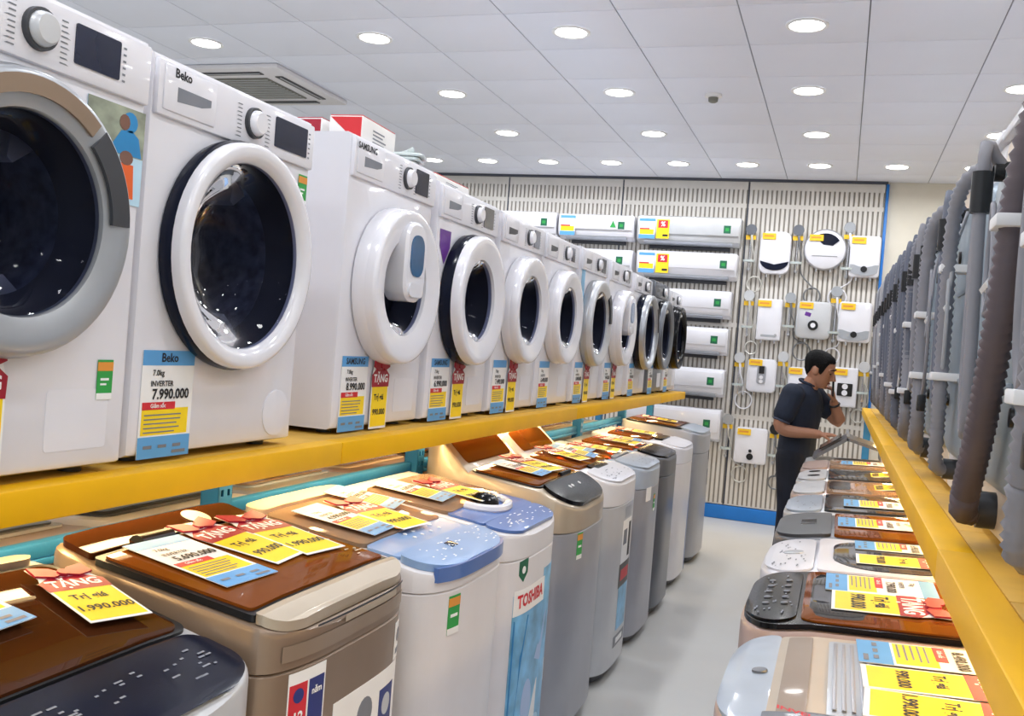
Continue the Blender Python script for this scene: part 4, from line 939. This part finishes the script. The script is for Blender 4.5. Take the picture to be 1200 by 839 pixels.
shower('hand shower right of the heater with black display', -.51, 1.20, .34, 'silver_light', (.03,-.16), .06, 'wire')
shower('hand shower left of the lowest row heater', -.96, .58, .34, 'silver', (.14,-.14), .075, 'wire')
shower('hand shower with dark head right of the lowest row heater', -.53, .56, .31, 'black', (.03,-.16), .06, 'wire_dark')
shower('hand shower right of the heater with two white dials', .19, 1.20, .30, 'silver_light', (-.02,-.12), .06, 'wire')
t = thing('wall_sign', 'small yellow sign on the cream wall beside blue trim', 'sign', (.36, WALL_Y, 2.15))
ob('plate', MB().cbox(-.08,.08,-.02,-.001,0,.14,.004).me('plate','tab_yellow'), t); ob('plate_mark', MB().box(-.05,.05,-.022,-.0202,.05,.08).me('pm','sticker_orange'), t)

# ------------------------------------------------------------------ washers on the right rack, backs to the aisle
def hose_path(pts, r, mat, name, ribs=False, n=9):
    P = spline(pts, .0085 if ribs else .03)
    R = [r*(1.0 if (k % 2) else .76) for k in range(len(P))] if ribs else r
    return MB().tube(P, R, n).me(name, mat, angle=80)
def back_washer(label, Y, W, H, X, body, plate, seed, thick=None, far=0.):
    r = random.Random(seed); D = .5
    t = thing('front_loading_washer', label, 'washing machine', (X, Y, SH), PI, 'washers with their backs to the aisle')
    rr = lambda x, i: [(x,)+p for p in rrect(-W/2+i,W/2-i,.015+i,H-i,.02)]
    ob('body', MB().loft([rr(-D,.004),rr(-D+.006,0),rr(-.01,0),rr(0,.008)]).me('body',body,angle=30), t)
    top = ob('top_board', MB().cbox(-D-.005,.012,-W/2-.002,W/2+.002,H+.0005,H+.022,.005).me('top_board','white'), t)
    pl = lambda x, i: [(x,)+p for p in rrect(-W/2+.03+i,W/2-.03-i,.11+i,H-.07-i,.07)]
    bp = ob('back_plate', MB().loft([pl(.0005,0),pl(.012,.004),pl(.022,.02)]).me('back_plate',plate,angle=30), t)
    for q in (.30,.52): ob('plate_rib', cached(('rib',W), lambda: MB().cbox(.0215,.026,-W*.3,W*.3,-.006,.006,.002).me('plate_rib',plate)), bp, (0,0,q))
    for (by, bz) in ((-.2,.25),(.2,.25),(-.2,.62),(.2,.62)):
        ob('bolt_cap', cached('boltc', lambda: MB().lathe([(.017,.0),(.016,.008),(.0005,.009)],12,'x',cap1=True).me('bolt_cap','black')), bp, (.020,by*W/.6,bz))
    k_ = .62+.38*far; y1 = r.uniform(-.12,.0); rad = thick or r.choice((.019,.021,.024)); mt = r.choice(('hose_grey','hose_slate','hose_grey')) if not thick else 'hose_dark'
    # drain hose: from the low outlet up to the top hook
    ya, yb = y1+r.uniform(-.02,.05), y1+r.uniform(.0,.10)
    if thick: pts = [(.03,-.06,.075),(.06,-.04,.07),(.075,.0,.10),(.075,.13,.26),(.075,.25,.48),(.07,.32,.72),(.05,.34,.88),(-.03,.34,.925)]
    else: pts = [(.03,y1-.05,.09),(.06,y1-.02,.10),(.068,ya,.2),(.075,yb,.48),(.08,yb+.02,.74),(.062,yb+.06,.875),(.0,yb+.10,.925),(-.07,yb+.10,.915)]
    pts = [(p[0]*k_+(.012*(1-far) if 0 < q < 6 else 0), p[1], p[2]*(H-.02+.05*far)/.925) for q, p in enumerate(pts)]
    dh = ob('drain_hose', hose_path(pts, rad, mt, 'drain_hose', True, 10), t)
    ob('hose_outlet', MB().tube([(pts[0][0]-.035,pts[0][1],pts[0][2]),(pts[0][0]+.012,pts[0][1],pts[0][2])],rad*1.35,12).me('hose_outlet','dark_grey'), dh)
    for q in (r.uniform(.26,.42), r.uniform(.58,.76)):
        yy = ya+(yb-ya)*q if not thick else (.0 if q < .5 else .30)
        if not (thick and q < .5):
            cl = ob('hose_clip', MB().cbox(.015,.074*k_+.012*(1-far)+rad+.004,yy-rad-.010,yy+rad+.010,H*q-.010,H*q+.010,.003).me('hose_clip','clip'), dh)
    # inlet hoses, smooth, hanging from the top rear valves
    for j in range(1 if far < .4 else 2):
        yv = r.uniform(.08,.22)*(1 if j else -1)+.03; m2 = r.choice(('hose_slate','hose_pale','hose_grey','hose_slate'))
        zl = r.uniform(.12,.32)
        pts = [(.02,yv,H-.09),(.06,yv+.01,H-.06),(.085,yv+.03,H-.05+.05*far),(.09,yv+.035,H-.15),(.085,yv+.03,.5),(.075,yv+.015,zl+.06),(.07,yv-.015,zl),(.072,yv-.05,zl+.05),(.078,yv-.05,.45),(.078,yv-.045,.66)]
        pts = [(.012+(p[0]-.012)*k_, p[1], p[2]) for p in pts]
        ih = ob('inlet_hose', hose_path(pts, .0125, m2, 'inlet_hose', False, 8), t)
        ob('hose_nut', MB().lathe([(.02,.0),(.02,.028),(.014,.03)],12,'x',cap0=True).me('hose_nut','black'), ih, (.012,yv,H-.09))
        ob('hose_sleeve', MB().tube([(.012+.0765*k_,yv+.033,.63),(.012+.077*k_,yv+.034,.71)],.02,10).me('hose_sleeve','black'), ih)
    # power cord, tied in a hank
    yc_ = r.uniform(-.05,.12)
    pts = [(.03,yc_,H-.10),(.055,yc_+.02,H-.2),(.06,yc_+.05,.55),(.065,yc_+.02,.42),(.06,yc_-.04,.5),(.062,yc_-.01,.62),(.064,yc_+.06,.5),(.06,yc_+.03,.33),(.06,yc_-.02,.25)]
    pc_ = ob('power_cord', hose_path(pts, .005, r.choice(('hose_pale','clip','hose_grey')), 'power_cord', False, 6), t)
    ob('plug', MB().cbox(.048,.072,yc_-.034,yc_-.008,.20,.25,.004).me('plug','black'), pc_)
    ob('cord_tie', MB().tube([(.06,yc_-.05,.47),(.064,yc_+.06,.475)],.009,6).me('cord_tie','clip'), pc_)
    ft = cached('wfoot', None)
    for fx in (-.06, -D+.06):
        for fy in (-W/2+.07, W/2-.07): ob('foot', ft, t, (fx,fy,0))
    return t
rb = [('cream','back_plate_blue','pale backed washer at the right edge of picture, hose cropped'),('cream','back_plate','pale backed washer with thick brown ribbed hose, right foreground'),
      ('warm_white','back_plate_blue','grey backed washer just behind the thick brown hose'),('cream','back_plate','grey backed washer, fourth from the right picture edge'),
      ('warm_white','back_plate_blue','grey backed washer, fifth from the right picture edge'),('cream','back_plate','grey backed washer, sixth from the right picture edge'),
      ('white','silver_light','white backed washer, seventh from the right picture edge'),('warm_white','back_plate','grey backed washer, eighth from the right picture edge'),
      ('cream','back_plate_blue','grey backed washer, third from far end of right shelf'),('warm_white','back_plate','grey backed washer, second from far end of right shelf'),('warm_white','back_plate_blue','grey backed washer at the far end of right shelf')]
for i, (bd, pl_, lb) in enumerate(rb):
    back_washer(lb, 1.35+.605*i, .595, .80+.008*i, .292, bd, pl_, 40+i, .026 if i == 1 else None, min(1., i/8))

# ------------------------------------------------------------------ the man
A_ = math.radians(-20); BASE = Vector((-.25, 6.93, 0)); FW = Vector((math.cos(A_), math.sin(A_), 0)); RT = Vector((math.sin(A_), -math.cos(A_), 0))
def B(f, r, z): return BASE+FW*f+RT*r+Vector((0,0,z))
def ell(secs, n=20):
    """secs: (f, r, z, rf, rr) horizontal ellipses"""
    return MB().loft([[B(f+rf*math.cos(2*PI*k/n), r+rr*math.sin(2*PI*k/n), z) for k in range(n)] for f, r, z, rf, rr in secs])
def limb(m, pts, rad, n=12):
    P = [B(*p) for p in pts]; Q = spline(P, .03); 
    # radius by arc position
    L = [0.]; 
    for a, c in zip(Q[:-1], Q[1:]): L.append(L[-1]+(c-a).length)
    K = [0.]
    for a, c in zip(P[:-1], P[1:]): K.append(K[-1]+(c-a).length)
    R = []
    for l in L:
        u = l/L[-1]*K[-1]; i = 0
        while i < len(K)-2 and u > K[i+1]: i += 1
        s = max(0,min(1,(u-K[i])/(K[i+1]-K[i]))); R.append(rad[i]*(1-s)+rad[i+1]*s)
    m.tube(Q, R, n); 
    for p, r_ in ((Q[0],R[0]),(Q[-1],R[-1])): ball(m, p, r_)
def ball(m, p, r, s=(1,1,1), n=14):
    L = []
    for i in range(1, n//2+3):
        a = -PI/2+PI*i/(n//2+3); L.append([(p[0]+r*s[0]*math.cos(a)*math.cos(2*PI*k/n), p[1]+r*s[1]*math.cos(a)*math.sin(2*PI*k/n), p[2]+r*s[2]*math.sin(a)) for k in range(n)])
    m.loft(L)
def fuse(m, name, mat, voxel, smooth=4, fac=.5):
    me = mesh(name, m.v, m.f, mat, smooth=False); o = bpy.data.objects.new('tmp', me); COL.objects.link(o)
    md = o.modifiers.new('r','REMESH'); md.mode = 'VOXEL'; md.voxel_size = voxel; md.use_smooth_shade = True
    sm = o.modifiers.new('s','SMOOTH'); sm.factor = fac; sm.iterations = smooth
    dg = bpy.context.evaluated_depsgraph_get(); r = bpy.data.meshes.new_from_object(o.evaluated_get(dg))
    bpy.data.objects.remove(o); r.name = name; r.materials.clear(); r.materials.append(MATS[mat])
    for p in r.polygons: p.use_smooth = True
    return r
per = thing('person', 'man in navy polo shirt holding a phone to his face beside raised lid', 'person', tuple(BASE))
def rel(o): o.location = tuple(-BASE); return o
m = MB()
HD = Vector((.115, .0, 1.475)); TILT = math.radians(22); YAW = math.radians(-10)
def HP(f, r, z):   # head-local point -> world, head pitched down and slightly turned to the camera
    f2, r2 = f*math.cos(YAW)-r*math.sin(YAW), f*math.sin(YAW)+r*math.cos(YAW)
    f3, z3 = f2*math.cos(TILT)+z*math.sin(TILT), -f2*math.sin(TILT)+z*math.cos(TILT)
    return B(HD.x+f3, HD.y+r2, HD.z+z3)
hs = [(-.112,.045,.022,.028),(-.105,.05,.034,.036),(-.085,.03,.062,.050),(-.06,.014,.080,.060),(-.03,.004,.090,.068),(0,.0,.096,.073),(.03,-.004,.100,.076),(.06,-.008,.096,.074),(.085,-.012,.080,.063),(.102,-.014,.055,.045),(.112,-.015,.022,.02)]
m.loft([[HP(c+a*math.cos(2*PI*k/24), b_*math.sin(2*PI*k/24), z) for k in range(24)] for z, c, a, b_ in hs])
m.tube([HP(.088,0,.022),HP(.104,0,.0),HP(.118,0,-.022),HP(.095,0,-.032)],[.008,.012,.018,.012],8)            # nose
for s in (-1,1):
    ball(m, HP(-.008,s*.076,-.008), .024, (.85,.5,1.35), 12); m.tube([HP(.085,s*.015,.03),HP(.088,s*.035,.034),HP(.07,s*.055,.026)],[.008,.009,.006],6)   # ear, brow
m.tube([HP(.080,-.024,-.06),HP(.094,0,-.058),HP(.080,.024,-.06)],[.006,.010,.006],6)
limb(m, [(.03,0,1.30),(.06,0,1.36),(.10,0,1.43)], [.070,.056,.054])                                            # neck
T_ = [(0,0,.84,.095,.145),(.0,0,.92,.10,.15),(.005,0,1.02,.095,.14),(.015,0,1.14,.105,.155),(.02,0,1.24,.105,.165),(.025,0,1.30,.085,.16),(.03,0,1.35,.055,.08)]
mm = ell(T_); m.add(mm.v, mm.f)
for s in (-1,1):
    limb(m, [(.0,s*.085,.88),(.02,s*.095,.48),(-.01,s*.10,.09)], [.088,.058,.042]); limb(m, [(-.03,s*.10,.045),(.14,s*.12,.03)], [.04,.03])
RA = [(.015,.175,1.295),(-.03,.215,1.07),(.19,.12,1.045)]; LA = [(.03,-.165,1.295),(.20,-.20,1.13),(.185,-.13,1.255)]
limb(m, RA, [.058,.046,.030]); limb(m, LA, [.055,.044,.029])
def hand(wr, d, nrm, side, curl, size=1.):
    """palm along d, fingers bending towards nrm; side = thumb direction"""
    w = B(*wr); d = (FW*d[0]+RT*d[1]+Vector((0,0,d[2]))).normalized(); nn = (FW*nrm[0]+RT*nrm[1]+Vector((0,0,nrm[2]))); nn = (nn-d*nn.dot(d)).normalized(); sd = d.cross(nn)*side
    for q in (-.027,-.009,.009,.027): m.tube([w+d*.005+sd*q*.6, w+d*.05+sd*q, w+d*.092*size+sd*q],[.016,.016,.011],8)
    for i, (q, ln) in enumerate(((.029,.066),(.010,.076),(-.010,.070),(-.028,.054))):
        p = w+d*.088+sd*q; pts = [p]; a = 0
        for k in range(3): a += curl; p = p+(d*math.cos(a)+nn*math.sin(a))*ln/3; pts.append(p)
        m.tube(pts,[.0095,.0092,.0085,.007],8); ball(m, pts[-1], .007, n=8)
    p = w+d*.03+sd*.03; pts = [p, p+(d*.6+sd*.7+nn*.3).normalized()*.035, p+(d*.8+sd*.45+nn*.5).normalized()*.065]
    m.tube(pts,[.013,.011,.008],8); ball(m, pts[-1], .008, n=8)
hand(RA[2], (1,-.25,.05), (0,0,-1), -1, .25)
hand(LA[2], (-.06,.30,1.), (-1,.45,0), 1, .55)
rel(ob('body', fuse(m,'body','skin',.0048,2), per))
# clothing
m = MB(); S_ = [(0,0,.80,.118,.168),(.0,0,.90,.120,.170),(.006,0,1.02,.118,.162),(.015,0,1.14,.125,.172),(.02,0,1.24,.122,.182),(.024,0,1.30,.102,.180),(.03,0,1.345,.072,.105),(.04,0,1.37,.062,.070)]
mm = ell(S_); m.add(mm.v, mm.f)
limb(m, [RA[0], (-.02,.205,1.16)], [.078,.072]); limb(m, [LA[0], (.12,-.19,1.20)], [.074,.068])
sh = rel(ob('polo_shirt', fuse(m,'polo_shirt','shirt',.008,3), per))
m = MB(); m.tube([B(.048+.058*math.cos(a),.062*math.sin(a),1.378-.02*math.cos(a)) for a in [2*PI*k/20 for k in range(21)]],.011,8,False)
ob('collar', m.me('collar','shirt'), sh)
m = MB(); d = (B(-.02,.205,1.16)-B(*RA[0])).normalized(); c = B(-.02,.205,1.16)+d*.050
u = d.cross(FW).normalized(); v = d.cross(u)
m.tube([c+u*.052*math.cos(2*PI*k/18)+v*.052*math.sin(2*PI*k/18) for k in range(19)],.008,6,False); ob('sleeve_band', m.me('sleeve_band','shirt_trim'), sh)
m = MB(); mm = ell([(0,0,.78,.112,.162),(.0,0,.86,.118,.166),(0,0,.93,.112,.16)]); m.add(mm.v, mm.f)
for s in (-1,1): limb(m, [(.0,s*.085,.86),(.02,s*.097,.48),(-.01,s*.10,.11)], [.102,.078,.068])
rel(ob('trousers', fuse(m,'trousers','trousers',.009,3), per))
for s in (-1,1):
    m = MB(); limb(m, [(-.05,s*.10,.05),(.05,s*.11,.05),(.18,s*.125,.04)], [.05,.05,.038]); m.v = [Vector((p.x,p.y,max(.003,p.z))) for p in m.v]
    rel(ob('shoe', fuse(m,'shoe','shoe',.008,2), per))
# hair cap: covers crown, back and sides above the ears
def head_sec(z):
    for (z0,c0,a0,b0),(z1,c1,a1,b1) in zip(hs[:-1], hs[1:]):
        if z <= z1:
            u = max(0,min(1,(z-z0)/(z1-z0))); return c0+(c1-c0)*u, a0+(a1-a0)*u, b0+(b1-b0)*u
    return hs[-1][1:]
def hairline(d):     # lower edge of the hair by angle from the face, degrees
    P = [(0,.078),(35,.076),(52,.066),(62,.030),(70,-.018),(78,-.020),(86,.018),(108,.020),(122,-.035),(150,-.062),(180,-.068)]
    for (d0,z0),(d1,z1) in zip(P[:-1],P[1:]):
        if d <= d1: return z0+(z1-z0)*(d-d0)/(d1-d0)
    return P[-1][1]
m = MB(); n = 72; NT = 14; L = []
for q in range(-1, NT+1):
    t_ = max(0, q)/NT; l = []
    for k in range(n):
        a = 2*PI*k/n; d = math.degrees(a); d = 360-d if d > 180 else d
        z0 = hairline(d)+(.003*math.sin(k*2.3)); z = z0+(.1118-z0)*t_**.8; c, ra, rb_ = head_sec(z)
        off = (.0 if q < 0 else .0045+.010*min(1, t_*2.2)*(1.25 if d < 60 else 1.)+.0012*math.sin(k*3.1+q*1.7))
        if q < 0: ra -= .004; rb_ -= .004
        l.append(HP(c+(ra+off)*math.cos(a), (rb_+off)*math.sin(a), z+(.012*t_**3 if q > 0 else 0)+(.006*max(0,math.cos(a))*t_*(1-t_)*4)))
    L.append(l)
m.loft(L, False, True)
rel(ob('hair', m.me('hair','hair',angle=70), per))
for s in (-1,1):
    m = MB(); ball(m, HP(.082,s*.031,.006), .009, (1,1,.7), 10); rel(ob('eye', m.me('eye','eye'), per))
    m = MB(); m.tube([HP(.093,s*.016,.036),HP(.094,s*.035,.041),HP(.078,s*.056,.034)],[.004,.005,.003],6); rel(ob('eyebrow', m.me('eyebrow','hair'), per))
m = MB(); m.tube([HP(.084,-.022,-.060),HP(.102,0,-.058),HP(.084,.022,-.060)],[.003,.0055,.003],6); rel(ob('lips', m.me('lips','lip'), per))
m = MB(); w_ = B(*LA[2]); d = (B(.185,-.13,1.255)-B(.20,-.20,1.13)).normalized(); u = d.cross(FW).normalized(); v = d.cross(u)
m.tube([w_+u*.033*math.cos(2*PI*k/16)+v*.033*math.sin(2*PI*k/16)-d*.015 for k in range(17)],.008,6,False); rel(ob('wristband', m.me('wristband','black'), per))
# phone, held in the raised hand
ph = thing('phone', 'black phone held up to the face of the man in navy', 'phone', tuple(B(.205,-.055,1.30)), A_)
ob('phone_body', MB().cbox(-.005,.005,-.036,.036,0,.145,.004).me('phone_body','black_gloss'), ph, (0,0,0), (0,-.06,.3))
ob('phone_screen', MB().box(-.0062,-.0051,-.032,.032,.008,.137).me('phone_screen','display'), ph, (0,0,0), (0,-.06,.3))
